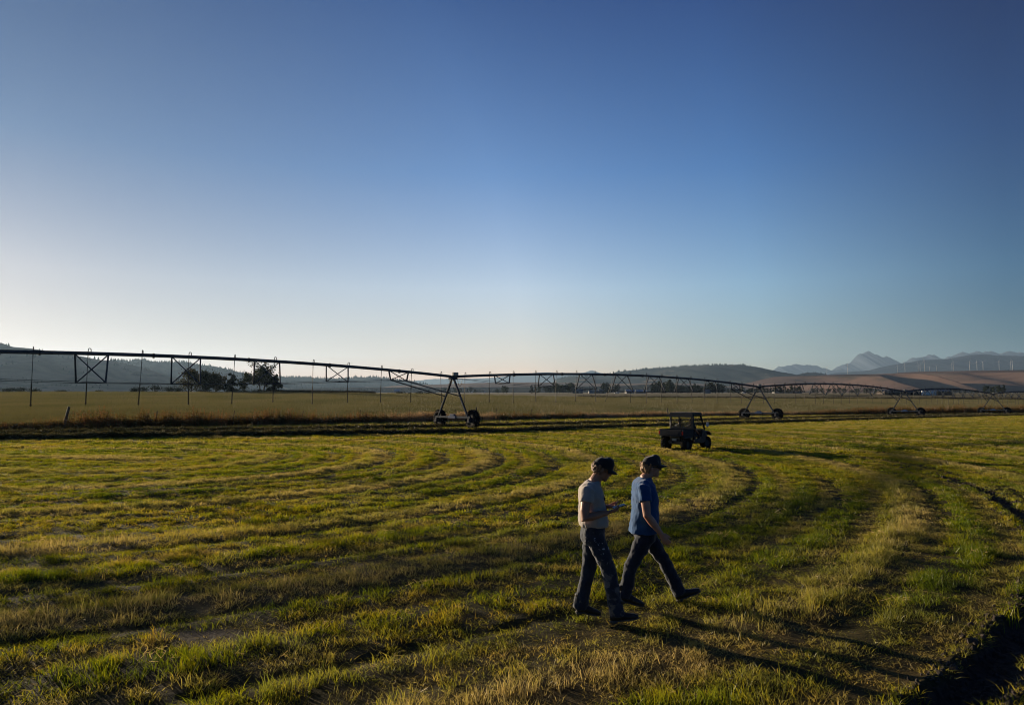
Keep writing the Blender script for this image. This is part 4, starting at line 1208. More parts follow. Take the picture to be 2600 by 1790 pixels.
# one wheel (tyre with lugs, rim, hub), axle along X, centre at the origin
def wheel_meshes():
    Rw, Wd = 0.63, 0.36
    bm = bmesh.new()
    lathe_axis(bm, (0, 0, 0), (1, 0, 0), [(-Wd * .42, .34), (-Wd * .5, .42), (-Wd * .5, .52), (-Wd * .42, .57), (-Wd * .2, .585), (Wd * .2, .585), (Wd * .42, .57), (Wd * .5, .52), (Wd * .5, .42), (Wd * .42, .34), (-Wd * .42, .34)], 36, False)
    for k in range(22):
        a = 2 * math.pi * k / 22
        for s in (-1, 1):
            a0 = a + (0.14 if s > 0 else 0.0)
            p0 = Vector((s * .01, math.cos(a0) * .595, math.sin(a0) * .595)); a1 = a0 + .17
            p1 = Vector((s * Wd * .5, math.cos(a1) * .575, math.sin(a1) * .575))
            bar(bm, p0, p1, .05, .075, up=(0, math.cos(a0), math.sin(a0)))
    me = bpy.data.meshes.new('wheel'); bmesh.ops.recalc_face_normals(bm, faces=bm.faces); bm.to_mesh(me); bm.free(); me.materials.append(M_tyre)
    bm = bmesh.new()
    lathe_axis(bm, (0, 0, 0), (1, 0, 0), [(-Wd * .40, .35), (-Wd * .40, .30), (-.02, .26), (-.02, .10), (.02, .10), (.02, .26), (Wd * .40, .30), (Wd * .40, .35)], 28)
    mr = bpy.data.meshes.new('rim'); bmesh.ops.recalc_face_normals(bm, faces=bm.faces); bm.to_mesh(mr); bm.free(); mr.materials.append(M_rim)
    bm = bmesh.new(); lathe_axis(bm, (0, 0, 0), (1, 0, 0), [(-.20, .06), (-.20, .11), (-.06, .13), (.06, .13), (.06, .05)], 14)
    mh = bpy.data.meshes.new('hub'); bmesh.ops.recalc_face_normals(bm, faces=bm.faces); bm.to_mesh(mh); bm.free(); mh.materials.append(M_galvd)
    return me, mr, mh
W_ME, W_RIM, W_HUB = wheel_meshes()
def local_axes(i):
    a = TP[min(i + 1, len(TP) - 1)] - TP[max(i - 1, 0)]
    d = Vector((a.x, a.y, 0)).normalized()
    return d, Vector((d.y, -d.x, 0))        # along the machine, and across it towards the camera side
LEG_MID = {}
for i, T in enumerate(TP):
    d, c = local_axes(i)
    B = T - O
    hb = 2.15                                  # half the wheel base
    for s in (-1, 1):
        wx = T + c * s * hb
        dz = gz(wx.x, wx.y) - T.z
        ctr = B + c * s * hb + d * 0.30 + Vector((0, 0, 0.60 + dz))
        w = link_mesh('wheel', W_ME, pivot)
        w.location = ctr + Vector((0, 0, .09)); w.scale = (1.15, 1.15, 1.15); w.rotation_euler = (random.uniform(0, 6), 0, math.atan2(d.y, d.x)); w.rotation_mode = 'XYZ'
        for nm, mm in (('rim', W_RIM), ('hub', W_HUB)): link_mesh(nm, mm, w)
        bm = bmesh.new(); box(bm, -.13, .13, -.13, .13, -.16, .16)
        g = obj('gearbox', bm, M_galvd, pivot, bevel=.03); g.location = ctr - d * .30 - Vector((0, 0, 0.0)); g.rotation_euler.z = math.atan2(d.y, d.x)
        top = B + c * s * 0.10 + Vector((0, 0, PIPE_H - .12)); bot = B + c * s * (hb - .22) + Vector((0, 0, .86 + dz))
        bm = bmesh.new(); bar(bm, top, bot, .12, .14, up=d); obj('tower_leg', bm, M_leg, pivot, bevel=.012)
        LEG_MID[(i, s)] = top.lerp(bot, .47)
        if s == 1:
            bm = bmesh.new()
            for k in range(5):
                p = top.lerp(bot, .5 + .1 * k); bar(bm, p, p + c * .16 + Vector((0, 0, .03)), .02, .02)
            obj('climbing_rung', bm, M_galvd, pivot)
    p0 = B - c * (hb + .12) + Vector((0, 0, .84 + gz(T.x - c.x * hb, T.y - c.y * hb) - T.z)); p1 = B + c * (hb + .12) + Vector((0, 0, .84 + gz(T.x + c.x * hb, T.y + c.y * hb) - T.z))
    bm = bmesh.new(); bar(bm, p0, p1, .13, .15); obj('base_beam', bm, M_leg, pivot, bevel=.012)
    bm = bmesh.new(); m0 = p0.lerp(p1, .5); bar(bm, m0 - c * .28 + Vector((0, 0, .13)), m0 + c * .28 + Vector((0, 0, .13)), .2, .2); bar(bm, m0 - c * .5, m0 + c * .45, .18, .22); obj('drive_motor', bm, M_motor, pivot, bevel=.03)
    hub = B + Vector((0, 0, PIPE_H - .04))
    bm = bmesh.new(); bar(bm, hub - d * .32 - Vector((0, 0, .1)), hub + d * .32 - Vector((0, 0, .1)), .3, .16); tube(bm, [hub - d * .2, hub + d * .22], .14, 12); obj('tower_head', bm, M_galvd, pivot, bevel=.01)
    q = B + d * .18 + Vector((0, 0, PIPE_H + .22)) + c * .05
    bm = bmesh.new(); bar(bm, q - d * .24, q + d * .24, .22, .26); obj('control_box', bm, M_cbox, pivot, bevel=.015)
    bm = bmesh.new(); tube(bm, [q - Vector((0, 0, .3)), q - Vector((0, 0, .1))], .03, 6); obj('box_bracket', bm, M_galvd, pivot)
    for u0, u1, dr in ((.35, .82, .62), (-.1, -.42, .5)):
        bm = bmesh.new()
        pts = [hub + d * (u0 + (u1 - u0) * t) + c * .12 - Vector((0, 0, .08 + dr * math.sin(math.pi * t) ** .7)) for t in np.linspace(0, 1, 11)]
        tube(bm, pts, .016, 6); obj('cable_loop', bm, M_hose, pivot)
    if i == 1:
        bm = bmesh.new(); e = B + c * (hb + .12) + d * .52; tube(bm, [e + Vector((0, 0, .7)), e + Vector((.03, 0, 1.62))], .045, 8); obj('exhaust_stub', bm, M_rim, pivot)

DROP_ME = {}
def drop_meshes():
    bm = bmesh.new()
    pts = [(0, -.02, .08), (0, -.02, .2)] + [(0, -.02 + .07 * (1 - math.cos(a)), .2 + .10 * math.sin(a)) for a in np.linspace(.3, math.pi - .1, 7)] + [(0, .125, .10), (0, .125, -.3)]
    tube(bm, pts, .022, 7)
    me = bpy.data.meshes.new('sprinkler_drop'); bm.to_mesh(me); bm.free(); me.materials.append(M_galvd)
    return me
GOOSE = drop_meshes()
def unit_tube(nm, r0, r1, m, n=7):
    bm = bmesh.new(); tube(bm, [(0, 0, 0), (0, 0, -1)], [r0, r1], n)
    me = bpy.data.meshes.new(nm); bm.to_mesh(me); bm.free(); me.materials.append(m); return me
HOSE = unit_tube('drop_hose', .017, .017, M_hose); HWT = unit_tube('hose_weight', .031, .031, M_weight)
bm = bmesh.new(); tube(bm, [(0, 0, 0), (0, 0, -.06), (0, 0, -.14)], [.03, .055, .02], 8); SPR = bpy.data.meshes.new('sprinkler_head'); bm.to_mesh(SPR); bm.free(); SPR.materials.append(M_weight)
depths = [.68, 1.05, 1.38, 1.58, 1.6, 1.45, 1.08, .68]
for i in range(len(TP) - 1):
    A, Bq = TP[i] - O, TP[i + 1] - O
    d = (Bq - A); L_ = Vector((d.x, d.y, 0)).length; dh = Vector((d.x, d.y, 0)).normalized(); c = Vector((dh.y, -dh.x, 0))
    def pz(t):
        u = t / L_
        return PIPE_H + A.z + (Bq.z - A.z) * u + (0.84 if i == 0 else 0.72) * (1 - abs(2 * u - 1) ** 2.0)
    def pp(t): return Vector((A.x, A.y, 0)) + dh * t + Vector((0, 0, pz(t)))
    bm = bmesh.new(); tube(bm, [pp(t) for t in np.linspace(.2, L_ - .2, 46)], .088, 12); obj('span_pipe', bm, M_galv, pivot, True)
    bm = bmesh.new()
    tc = [pp(t) + Vector((0, 0, .10)) + c * .03 for t in np.linspace(.2, L_ - .2, 40)]
    tube(bm, tc, .018, 5); obj('power_cable', bm, M_hose, pivot)
    for k in range(1, 8):
        t = L_ * (k + .12) / 8.0
        if k % 1 == 0 and k in (1, 3, 5, 6, 7, 2, 4):
            bm = bmesh.new(); t0 = pp(t); lathe_axis(bm, t0, (pp(t + .1) - t0), [(-.045, .08), (-.045, .145), (.045, .145), (.045, .08)], 14); obj('pipe_flange', bm, M_galvd, pivot)
    step = L_ / 9.0
    nodes = {-1: [], 1: []}
    for k in range(1, 9):
        t = step * k
        dep = depths[k - 1]
        wd = .36 + (dep - .65) / .95 * 1.5
        n_ = {s: pp(t + s * .55) + c * s * wd / 2 - Vector((0, 0, dep)) for s in (-1, 1)}
        bmb = bmesh.new(); bar(bmb, n_[-1], n_[1], .05, .05)
        br = obj('truss_brace', bmb, M_galvd, pivot)
        for s in (-1, 1):
            nodes[s].append(n_[s])
            for u in (-.78, .78):
                bm = bmesh.new(); thick = .085 if (u * s) > 0 else .055
                bar(bm, n_[s], pp(t + u) + c * s * .06 - Vector((0, 0, .05)), thick, thick); obj('strut', bm, M_leg, br)
    for s in (-1, 1):
        start = A + Vector((0, 0, PIPE_H - .1)) + c * s * .15 + dh * .3
        end = LEG_MID[(i + 1, s)]
        bm = bmesh.new()
        ch = [start] + nodes[s]
        for a, b in zip(ch[:-1], ch[1:]): tube(bm, [a, b], .014, 5)
        obj('truss_rod', bm, M_galvd, pivot)
        bm = bmesh.new(); bar(bm, nodes[s][-1], end, .07, .07); obj('end_brace', bm, M_leg, pivot)
    nd = int(L_ / 2.43)
    for k in range(nd):
        t = 1.25 + k * (L_ - 2.3) / (nd - 1)
        p = pp(t)
        g = link_mesh('sprinkler_drop', GOOSE, pivot); g.location = p; g.rotation_euler.z = math.atan2(dh.y, dh.x) + (math.pi / 2 if k % 2 else 0) + random.uniform(-.25, .25)
        top = p.z - .3
        bot = TP[i].z + (TP[i + 1].z - TP[i].z) * t / L_ - O.z + 2.1 + random.uniform(-.08, .08)
        lw = 1.05
        tilt = (R(random.gauss(0, 1.6)), R(random.gauss(1.0, 2.2)), 0)
        if i == 1 and k == 7: tilt = (0, R(-21), 0)
        h = link_mesh('drop_hose', HOSE, g); h.location = (0, .125, -.28); h.scale = (1, 1, top - bot - lw + .05); h.rotation_euler = tilt
        m_ = Matrix.Rotation(tilt[1], 3, 'Y') @ Matrix.Rotation(tilt[0], 3, 'X')
        e = Vector((0, .125, -.28)) + m_ @ Vector((0, 0, -(top - bot - lw)))
        h = link_mesh('hose_weight', HWT, g); h.location = e; h.scale = (1, 1, lw); h.rotation_euler = tilt
        e2 = e + m_ @ Vector((0, 0, -lw))
        h = link_mesh('sprinkler_head', SPR, g); h.location = e2; h.rotation_euler = tilt
# ------------------------------------------------------------------ utility vehicle with two people in it
M_body = mat('dark_grey_plastic', (0.020, 0.022, 0.026), (0.03, 0.032, 0.037), 5, 0.6)
M_frame = mat('black_roll_cage', (0.015, 0.015, 0.017), None, rough=0.4)
M_bed = mat('dusty_bed_plastic', (0.022, 0.022, 0.025), (0.036, 0.034, 0.033), 5, 0.8)
M_hood = mat('blue_grey_hood', (0.12, 0.16, 0.19), (0.16, 0.20, 0.23), 3, 0.35)
M_seat = mat('black_seat_vinyl', (0.018, 0.018, 0.02), None, rough=0.6)
M_red = mat('red_lamp_lens', (0.55, 0.012, 0.012), None, rough=0.25)
M_mirror = mat('white_mirror_glass', (0.72, 0.76, 0.82), None, rough=0.25)
M_plate = mat('pale_plate', (0.35, 0.36, 0.36), None, rough=0.5)
def glass_mat(name, tint, fac):
    m, n, l, out = new_mat(name)
    t = n.new('ShaderNodeBsdfTransparent'); t.inputs[0].default_value = (*tint, 1)
    g = n.new('ShaderNodeBsdfGlossy'); g.inputs['Roughness'].default_value = 0.08
    d = n.new('ShaderNodeBsdfDiffuse'); d.inputs[0].default_value = (.5, .45, .3, 1)
    mx = n.new('ShaderNodeMixShader'); mx.inputs[0].default_value = fac
    l.new(t.outputs[0], mx.inputs[1]); l.new(g.outputs[0], mx.inputs[2])
    m2 = n.new('ShaderNodeMixShader'); m2.inputs[0].default_value = 0.05
    l.new(mx.outputs[0], m2.inputs[1]); l.new(d.outputs[0], m2.inputs[2]); l.new(m2.outputs[0], out.inputs[0])
    return m
M_glass = glass_mat('dusty_clear_window', (.95, .96, .94), .03)
UY = 33.0
ux = (1738 - 1300) / F * UY
uz = float(near_z(ux, UY)) - .06
utv = empty('utility_vehicle', (ux, UY, uz), R(90 - 44))
tag(utv, 'dark grey two seat utility vehicle with cargo bed driving away on the mown field', 'utility vehicle')
def ubox(name, m, *b, bevel=.02, parent=None):
    bm = bmesh.new()
    for q in b: box(bm, *q)
    return obj(name, bm, m, parent or utv, bevel=bevel)
bed = ubox('cargo_bed', M_bed, (-1.30, -.34, -.60, .60, .70, .75), (-1.30, -.34, -.63, -.601, .68, 1.0), (-1.30, -.34, .601, .63, .68, 1.0), (-.339, -.30, -.63, .63, .68, 1.02))
ubox('tailgate', M_bed, (-1.345, -1.302, -.56, .56, .69, .99), (-1.36, -1.346, -.40, .40, .76, .92))
for s in (-1, 1):
    ubox('tail_light', M_red, (-1.335, -1.302, s * .605 - .035, s * .605 + .035, .77, .93), bevel=.008)
    ubox('rear_fender', M_body, (-1.22, -.42, s * .60 - .05, s * .60 + .05, .58, .672), bevel=.03)
    bm = bmesh.new()
    pr = [(-.30, .36), (.50, .33), (.72, .40), (.78, .80), (.70, .94), (.48, .94), (.32, .60), (-.05, .52), (-.28, .66)]
    a = [bm.verts.new((x, s * .60, z)) for x, z in pr]; b = [bm.verts.new((x, s * .655, z)) for x, z in pr]
    bm.faces.new(a); bm.faces.new(b[::-1])
    for i in range(len(pr)): bm.faces.new((a[i], b[i], b[(i + 1) % len(pr)], a[(i + 1) % len(pr)]))
    obj('side_panel', bm, M_body, utv, bevel=.015)
ubox('chassis', M_frame, (-1.02, 1.05, -.33, .33, .32, .46), (-.95, -.35, -.28, .28, .46, .66), (-.30, .75, -.58, .58, .33, .39))
bm = bmesh.new()
pr = [(.72, .55), (1.28, .52), (1.30, .76), (1.18, .88), (.74, .98)]
a = [bm.verts.new((x, -.46, z)) for x, z in pr]; b = [bm.verts.new((x, .46, z)) for x, z in pr]
bm.faces.new(a); bm.faces.new(b[::-1])
for i in range(len(pr)): bm.faces.new((a[i], b[i], b[(i + 1) % len(pr)], a[(i + 1) % len(pr)]))
obj('hood', bm, M_hood, utv, bevel=.05)
for s in (-1, 1):
    bm = bmesh.new()
    pts = [(.58, .70), (.70, .82), (.92, .87), (1.14, .82), (1.27, .68)]
    for (x0, z0), (x1, z1) in zip(pts[:-1], pts[1:]):
        bar(bm, (x0, s * .56, z0), (x1, s * .56, z1), .22, .03, up=(0, 0, 1))
    obj('front_fender', bm, M_body, utv)
    ubox('headlight', M_plate, (1.302, 1.325, s * .34 - .09, s * .34 + .09, .68, .77), bevel=.01)
bm = bmesh.new()
tube(bm, [(1.25, -.42, .42), (1.42, -.36, .44), (1.46, -.3, .62), (1.46, .3, .62), (1.42, .36, .44), (1.25, .42, .42)], .025, 8); obj('front_bumper', bm, M_frame, utv, True)
bm = bmesh.new()
for s in (-1, 1):
    tube(bm, [(-.30, s * .60, .66), (-.31, s * .60, 1.1), (-.32, s * .585, 1.60), (-.22, s * .58, 1.66), (.30, s * .58, 1.665), (.40, s * .585, 1.62), (.72, s * .61, .96)], .045, 9)
tube(bm, [(-.31, -.58, 1.62), (-.31, .58, 1.62)], .028, 8); tube(bm, [(.37, -.58, 1.64), (.37, .58, 1.64)], .028, 8); tube(bm, [(-.31, -.6, 1.02), (-.31, .6, 1.02)], .025, 8)
obj('roll_cage', bm, M_frame, utv, True)
bm = bmesh.new(); box(bm, -.42, .50, -.65, .65, 1.64, 1.77); bmesh.ops.bevel(bm, geom=list(bm.edges), offset=.05, segments=3, affect='EDGES')
box(bm, -.44, -.40, -.62, .62, 1.55, 1.68); obj('roof', bm, M_body, utv)
rw = ubox('rear_window', M_glass, (-.325, -.318, -.56, .56, 1.03, 1.60), bevel=0)
bm = bmesh.new()
for y, wd_ in ((-.56, .10), (.10, .03), (.57, .07)): bar(bm, (-.345, y, 1.0), (-.345, y, 1.62), wd_, .03, up=(1, 0, 0))
bar(bm, (-.345, -.56, 1.04), (-.345, .56, 1.04), .05, .07); obj('window_frame', bm, M_frame, rw)
bm = bmesh.new(); q = [(.715, -.56, .97), (.715, .56, .97), (.42, .55, 1.61), (.42, -.55, 1.61)]
a = [bm.verts.new(p) for p in q]; b = [bm.verts.new(Vector(p) + Vector((.006, 0, .003))) for p in q]; bm.faces.new(a); bm.faces.new(b[::-1])
for i in range(4): bm.faces.new((a[i], b[i], b[(i + 1) % 4], a[(i + 1) % 4]))
obj('windshield', bm, M_glass, utv)
ubox('seat', M_seat, (-.22, .22, -.56, .56, .60, .72), bevel=.04); ubox('backrest', M_seat, (-.28, -.17, -.56, -.03, .72, 1.12), (-.28, -.17, .03, .56, .72, 1.12), bevel=.04)
ubox('dashboard', M_seat, (.52, .74, -.56, .56, .78, .98), bevel=.04)
bm = bmesh.new()
ctr = Vector((.44, .30, 1.02)); ax = Vector((-.75, 0, .66)); sdv = Vector((0, 1, 0)); upv = ax.cross(sdv).normalized()
ring = [ctr + (sdv * math.cos(t) + upv * math.sin(t)) * .17 for t in np.linspace(0, 2 * math.pi, 25)]
tube(bm, ring, .014, 6, caps=False); tube(bm, [ctr, ctr + Vector((.2, 0, -.18))], .02, 6); tube(bm, [ctr - sdv * .16, ctr + sdv * .16], .012, 6); obj('steering_wheel', bm, M_frame, utv)
bm = bmesh.new(); tube(bm, [(.62, -.62, 1.02), (.66, -.78, 1.05), (.66, -.80, 1.12)], .012, 6); mr = obj('side_mirror', bm, M_frame, utv)
bm = bmesh.new(); box(bm, .63, .66, -.86, -.74, 1.10, 1.30); obj('mirror_glass', bm, M_mirror, mr, bevel=.01)
ubox('licence_plate', M_plate, (-1.04, -1.022, -.12, .10, .47, .57), bevel=0)
bm = bmesh.new(); tube(bm, [(-.7, .1, .40), (-1.12, .12, .42)], .04, 8); obj('exhaust_pipe', bm, M_frame, utv)
def utv_wheel():
    bm = bmesh.new()
    lathe_axis(bm, (0, 0, 0), (0, 1, 0), [(-.10, .16), (-.13, .20), (-.13, .27), (-.09, .305), (.09, .305), (.13, .27), (.13, .20), (.10, .16), (-.10, .16)], 30, False)
    for k in range(20):
        a = 2 * math.pi * k / 20
        for s in (-1, 1):
            b0 = a + (.15 if s > 0 else 0)
            bar(bm, (math.cos(b0) * .31, s * .01, math.sin(b0) * .31), (math.cos(b0 + .12) * .295, s * .125, math.sin(b0 + .12) * .295), .05, .03, up=(math.cos(b0), 0, math.sin(b0)))
    me = bpy.data.meshes.new('wheel'); bmesh.ops.recalc_face_normals(bm, faces=bm.faces); bm.to_mesh(me); bm.free(); me.materials.append(M_tyre)
    bm = bmesh.new(); lathe_axis(bm, (0, 0, 0), (0, 1, 0), [(-.09, .165), (-.09, .14), (-.05, .10), (.05, .10), (.09, .14), (.09, .165)], 22)
    mr = bpy.data.meshes.new('rim'); bmesh.ops.recalc_face_normals(bm, faces=bm.faces); bm.to_mesh(mr); bm.free(); mr.materials.append(M_rim)
    return me, mr
UW, UR = utv_wheel()
for x in (-.86, .93):
    bm = bmesh.new(); tube(bm, [(x, -.5, .33), (x, .5, .33)], .035, 8); obj('axle', bm, M_frame, utv)
    for s in (-1, 1):
        w = link_mesh('wheel', UW, utv); w.location = (x, s * .53, .315); w.rotation_euler = (0, random.uniform(0, 6), R(-8) if x > 0 else 0)
        link_mesh('rim', UR, w)
# ------------------------------------------------------------------ people
def skin_mat(name, c1, c2):
    m, n, l, out = new_mat(name)
    p = n.new('ShaderNodeBsdfPrincipled'); p.inputs['Roughness'].default_value = 0.5
    p.inputs['Specular IOR Level'].default_value = 0.35
    l.new(ramp(n, l, noise_node(n, l, 9, 4), [(.35, c1), (.65, c2)]), p.inputs['Base Color'])
    l.new(p.outputs[0], out.inputs[0]); return m
M_skin = skin_mat('tanned_skin', (.30, .145, .085), (.37, .18, .11))
M_skin2 = skin_mat('fair_skin', (.40, .21, .14), (.47, .25, .17))
def cloth_mat(name, c1, c2, rough=.9, patch=None):
    """woven cloth; patch = (colour, noise scale, threshold, (x0,x1), (y0,y1), (z0,z1)) is print or paint on the cloth"""
    m, n, l, out = new_mat(name)
    p = n.new('ShaderNodeBsdfPrincipled'); p.inputs['Roughness'].default_value = rough
    p.inputs['Specular IOR Level'].default_value = .15
    p.inputs['Sheen Weight'].default_value = .25
    c = ramp(n, l, noise_node(n, l, 7, 5, .6), [(.3, c1), (.7, c2)])
    tc = n.new('ShaderNodeTexCoord'); sp = n.new('ShaderNodeSeparateXYZ'); l.new(tc.outputs['Object'], sp.inputs[0])
    for pt in (patch or []):
        colr, sc_, thr, bx_, by_, bz_ = pt
        f = ramp(n, l, noise_node(n, l, sc_, 5, .65), [(thr, 0.0), (thr + .06, 1.0)])
        for k, (a, b) in enumerate((bx_, by_, bz_)):
            e = (b - a) * .18
            for sgn, edge in ((1, a), (-1, b)):
                q = mathn(n, l, 'MULTIPLY_ADD', sp.outputs[k], sgn / e, -sgn * edge / e)
                cl = n.new('ShaderNodeClamp'); l.new(q, cl.inputs[0])
                f = mathn(n, l, 'MULTIPLY', f, cl.outputs[0])
        c = mixc(n, l, f, c, colr)
    l.new(c, p.inputs['Base Color'])
    b = n.new('ShaderNodeBump'); b.inputs['Strength'].default_value = .25; b.inputs['Distance'].default_value = .004
    l.new(noise_node(n, l, 60, 3), b.inputs['Height']); l.new(b.outputs[0], p.inputs['Normal'])
    l.new(p.outputs[0], out.inputs[0]); return m
M_tanshirt = cloth_mat('beige_cotton', (.33, .285, .245), (.39, .34, .295))
M_blueshirt = cloth_mat('blue_cotton', (.007, .052, .155), (.012, .074, .205), .9, [((.36, .10, .07), 22, .46, (.03, .3), (-.13, .13), (1.16, 1.30)), ((.20, .24, .33), 30, .52, (.03, .3), (-.12, .12), (1.10, 1.20))])
M_jeans1 = cloth_mat('paint_marked_denim', (.014, .020, .032), (.028, .037, .055), .9, [((.42, .44, .46), 26, .60, (-.2, .3), (-.3, -.02), (.60, .98)), ((.10, .105, .11), 8, .50, (-.1, .4), (-.3, -.02), (.2, .6)), ((.12, .11, .095), 10, .55, (-.3, .4), (-.3, .3), (.0, .25))])
M_jeans2 = cloth_mat('dark_denim', (.011, .015, .026), (.021, .028, .045), .9)
M_cap = cloth_mat('black_cap_cloth', (.010, .010, .012), (.018, .018, .02))
M_capmark = cloth_mat('charcoal_cap_cloth', (.017, .018, .022), (.028, .03, .035), .9, [((.40, .40, .40), 60, .55, (.04, .16), (-.10, -.03), (.05, .11))])
M_brim = cloth_mat('dark_brim_cloth', (.012, .013, .013), (.02, .021, .021))
M_hair1 = mat('dark_blond_hair', (.13, .060, .022), (.24, .115, .042), 40, .6, 0, .6, 90)
M_hair2 = mat('curly_blond_hair', (.19, .092, .032), (.33, .17, .062), 40, .6, 0, .6, 90)
M_boot = mat('black_work_boot', (.016, .014, .012), (.032, .027, .022), 12, .6, 0, .3, 40)
M_sole = mat('dusty_boot_sole', (.05, .045, .038), (.09, .08, .066), 14, .85)
M_belt = mat('brown_belt_leather', (.05, .03, .018), None, rough=.6)
M_buckle = mat('brass_buckle', (.45, .36, .18), None, rough=.35, metal=.9)
M_shade = mat('black_sunglass_lens', (.006, .006, .007), None, rough=.12)
M_cord = mat('dark_neck_cord', (.02, .016, .013), None, rough=.7)
M_eye = mat('eye_white', (.55, .53, .5), None, rough=.25)
M_phone = mat('black_phone_glass', (.012, .012, .014), None, rough=.2)
M_dkshirt = cloth_mat('dark_grey_cotton', (.02, .02, .022), (.035, .035, .04))

def remesh(o, v, smooth=3, folds=0.0, fsize=.09):
    r = o.modifiers.new('remesh', 'REMESH'); r.mode = 'VOXEL'; r.voxel_size = v; r.use_smooth_shade = True
    if folds:
        t = bpy.data.textures.new(o.name + '_folds', 'CLOUDS'); t.noise_scale = fsize; t.noise_depth = 2
        d = o.modifiers.new('folds', 'DISPLACE'); d.texture = t; d.strength = folds; d.mid_level = .5; d.texture_coords = 'LOCAL'
    s = o.modifiers.new('smooth', 'SMOOTH'); s.factor = .5; s.iterations = smooth
    return o

def hand(bm, wrist, d, nrm, thumb, curl=.5, spread=.2, pinch=False):
    """palm, four fingers of unequal length bent towards the palm side, and a thumb that leaves the side of the palm"""
    wrist, d, nrm, thumb = Vector(wrist), Vector(d).normalized(), Vector(nrm).normalized(), Vector(thumb).normalized()
    tube(bm, [wrist - d * .02, wrist + d * .02, wrist + d * .06, wrist + d * .095], [.021, .019, .017, .013], 10, ell=[.026, .033, .041, .040], side=thumb)
    for k, (off, L_) in enumerate(((.031, .072), (.011, .082), (-.010, .077), (-.029, .060))):
        p = wrist + d * (.088 - abs(off) * .12) + thumb * off
        a = 0.0; pts = [p - d * .02, p]; dd = d + thumb * off * spread * 6
        for q in (.45, .32, .25):
            a += curl * (1.0 + .08 * k)
            v = (dd.normalized() * math.cos(a) + nrm * math.sin(a)).normalized()
            p = p + v * L_ * q; pts.append(p)
        tube(bm, pts, [.0105, .0105, .0098, .009, .0075], 8)
    b = wrist + d * .022 + thumb * .028
    t1 = b + (d * .85 + thumb * .45 + nrm * .25).normalized() * .036
    t2 = t1 + (d * .85 + thumb * .25 + nrm * .35).normalized() * .032
    t3 = t2 + (d * .9 + nrm * .35 - thumb * .05).normalized() * .024
    tube(bm, [b, t1, t2, t3], [.016, .013, .011, .0085], 8)

def arm(bm, sh, el, wr, k=1.0):
    sh, el, wr = Vector(sh), Vector(el), Vector(wr)
    tube(bm, [sh, sh.lerp(el, .35), sh.lerp(el, .75), el, el.lerp(wr, .3), el.lerp(wr, .7), wr], [.055 * k, .051 * k, .044 * k, .041 * k, .042 * k, .033 * k, .026 * k], 12)

def head(bm, c, pitch, neck, yaw=0.0):
    Rm = Matrix.Rotation(yaw, 3, 'Z') @ Matrix.Rotation(pitch, 3, 'Y'); c = Vector(c)
    T = lambda p: c + Rm @ Vector(p)
    ball(bm, T((-.012, 0, .028)), (.098, .077, .098), 20, Rm)
    ball(bm, T((.030, 0, -.045)), (.062, .058, .072), 18, Rm)
    ball(bm, T((.062, 0, -.094)), (.030, .032, .024), 12, Rm)
    ball(bm, T((.070, 0, -.012)), (.022, .052, .022), 12, Rm)
    ball(bm, T((.072, 0, .025)), (.018, .050, .016), 12, Rm)
    tube(bm, [T((.080, 0, .016)), T((.094, 0, -.012)), T((.108, 0, -.032))], [.010, .012, .014], 8, ell=[.009, .011, .017])
    ball(bm, T((.083, 0, -.060)), (.013, .024, .010), 10, Rm); ball(bm, T((.080, 0, -.073)), (.013, .021, .008), 10, Rm)
    for s in (-1, 1):
        ball(bm, T((-.012, s * .078, -.012)), (.022, .010, .032), 10, Rm); ball(bm, T((.045, s * .045, -.03)), (.028, .018, .028), 10, Rm)
    nk = Vector(neck)
    tube(bm, [nk - Vector((.0, 0, .07)), nk, T((-.018, 0, -.075)), T((-.02, 0, -.02))], [.070, .064, .060, .058], 14, ell=[.090, .068, .058, .056])
    return T, Rm

def boot(parent, heel, toe, ankle, up=None):
    heel, toe, ankle = Vector(heel), Vector(toe), Vector(ankle)
    d = (toe - heel).normalized(); sd = d.cross(Vector((0, 0, 1))).normalized(); u = sd.cross(d).normalized()
    L_ = (toe - heel).length
    bm = bmesh.new()
    f = lambda a, h: heel + d * L_ * a + u * h
    tube(bm, [f(.0, .055), f(.12, .055), f(.40, .058), f(.68, .044), f(.88, .036), f(1.0, .030)], [.030, .046, .046, .034, .026, .016], 12, ell=[.024, .034, .038, .046, .040, .022], side=sd)
    tube(bm, [f(.20, .05), f(.21, .10), ankle + Vector((0, 0, .02)), ankle + (ankle - f(.2, .05)).normalized() * .12], [.046, .048, .052, .054], 12)
    o = remesh(obj('boot', bm, M_boot, parent), .008, 2)
    bm = bmesh.new()
    tube(bm, [f(-.01, .009), f(.05, .009), f(.38, .010), f(.68, .010), f(.90, .011), f(1.015, .014)], [.009, .012, .011, .012, .012, .008], 10, ell=[.022, .036, .033, .047, .042, .020], side=sd)
    a = f(.02, .004); b = f(.22, .004); bar(bm, a, b, .066, .030, up=u)
    obj('sole', bm, M_sole, o, True)
    return o

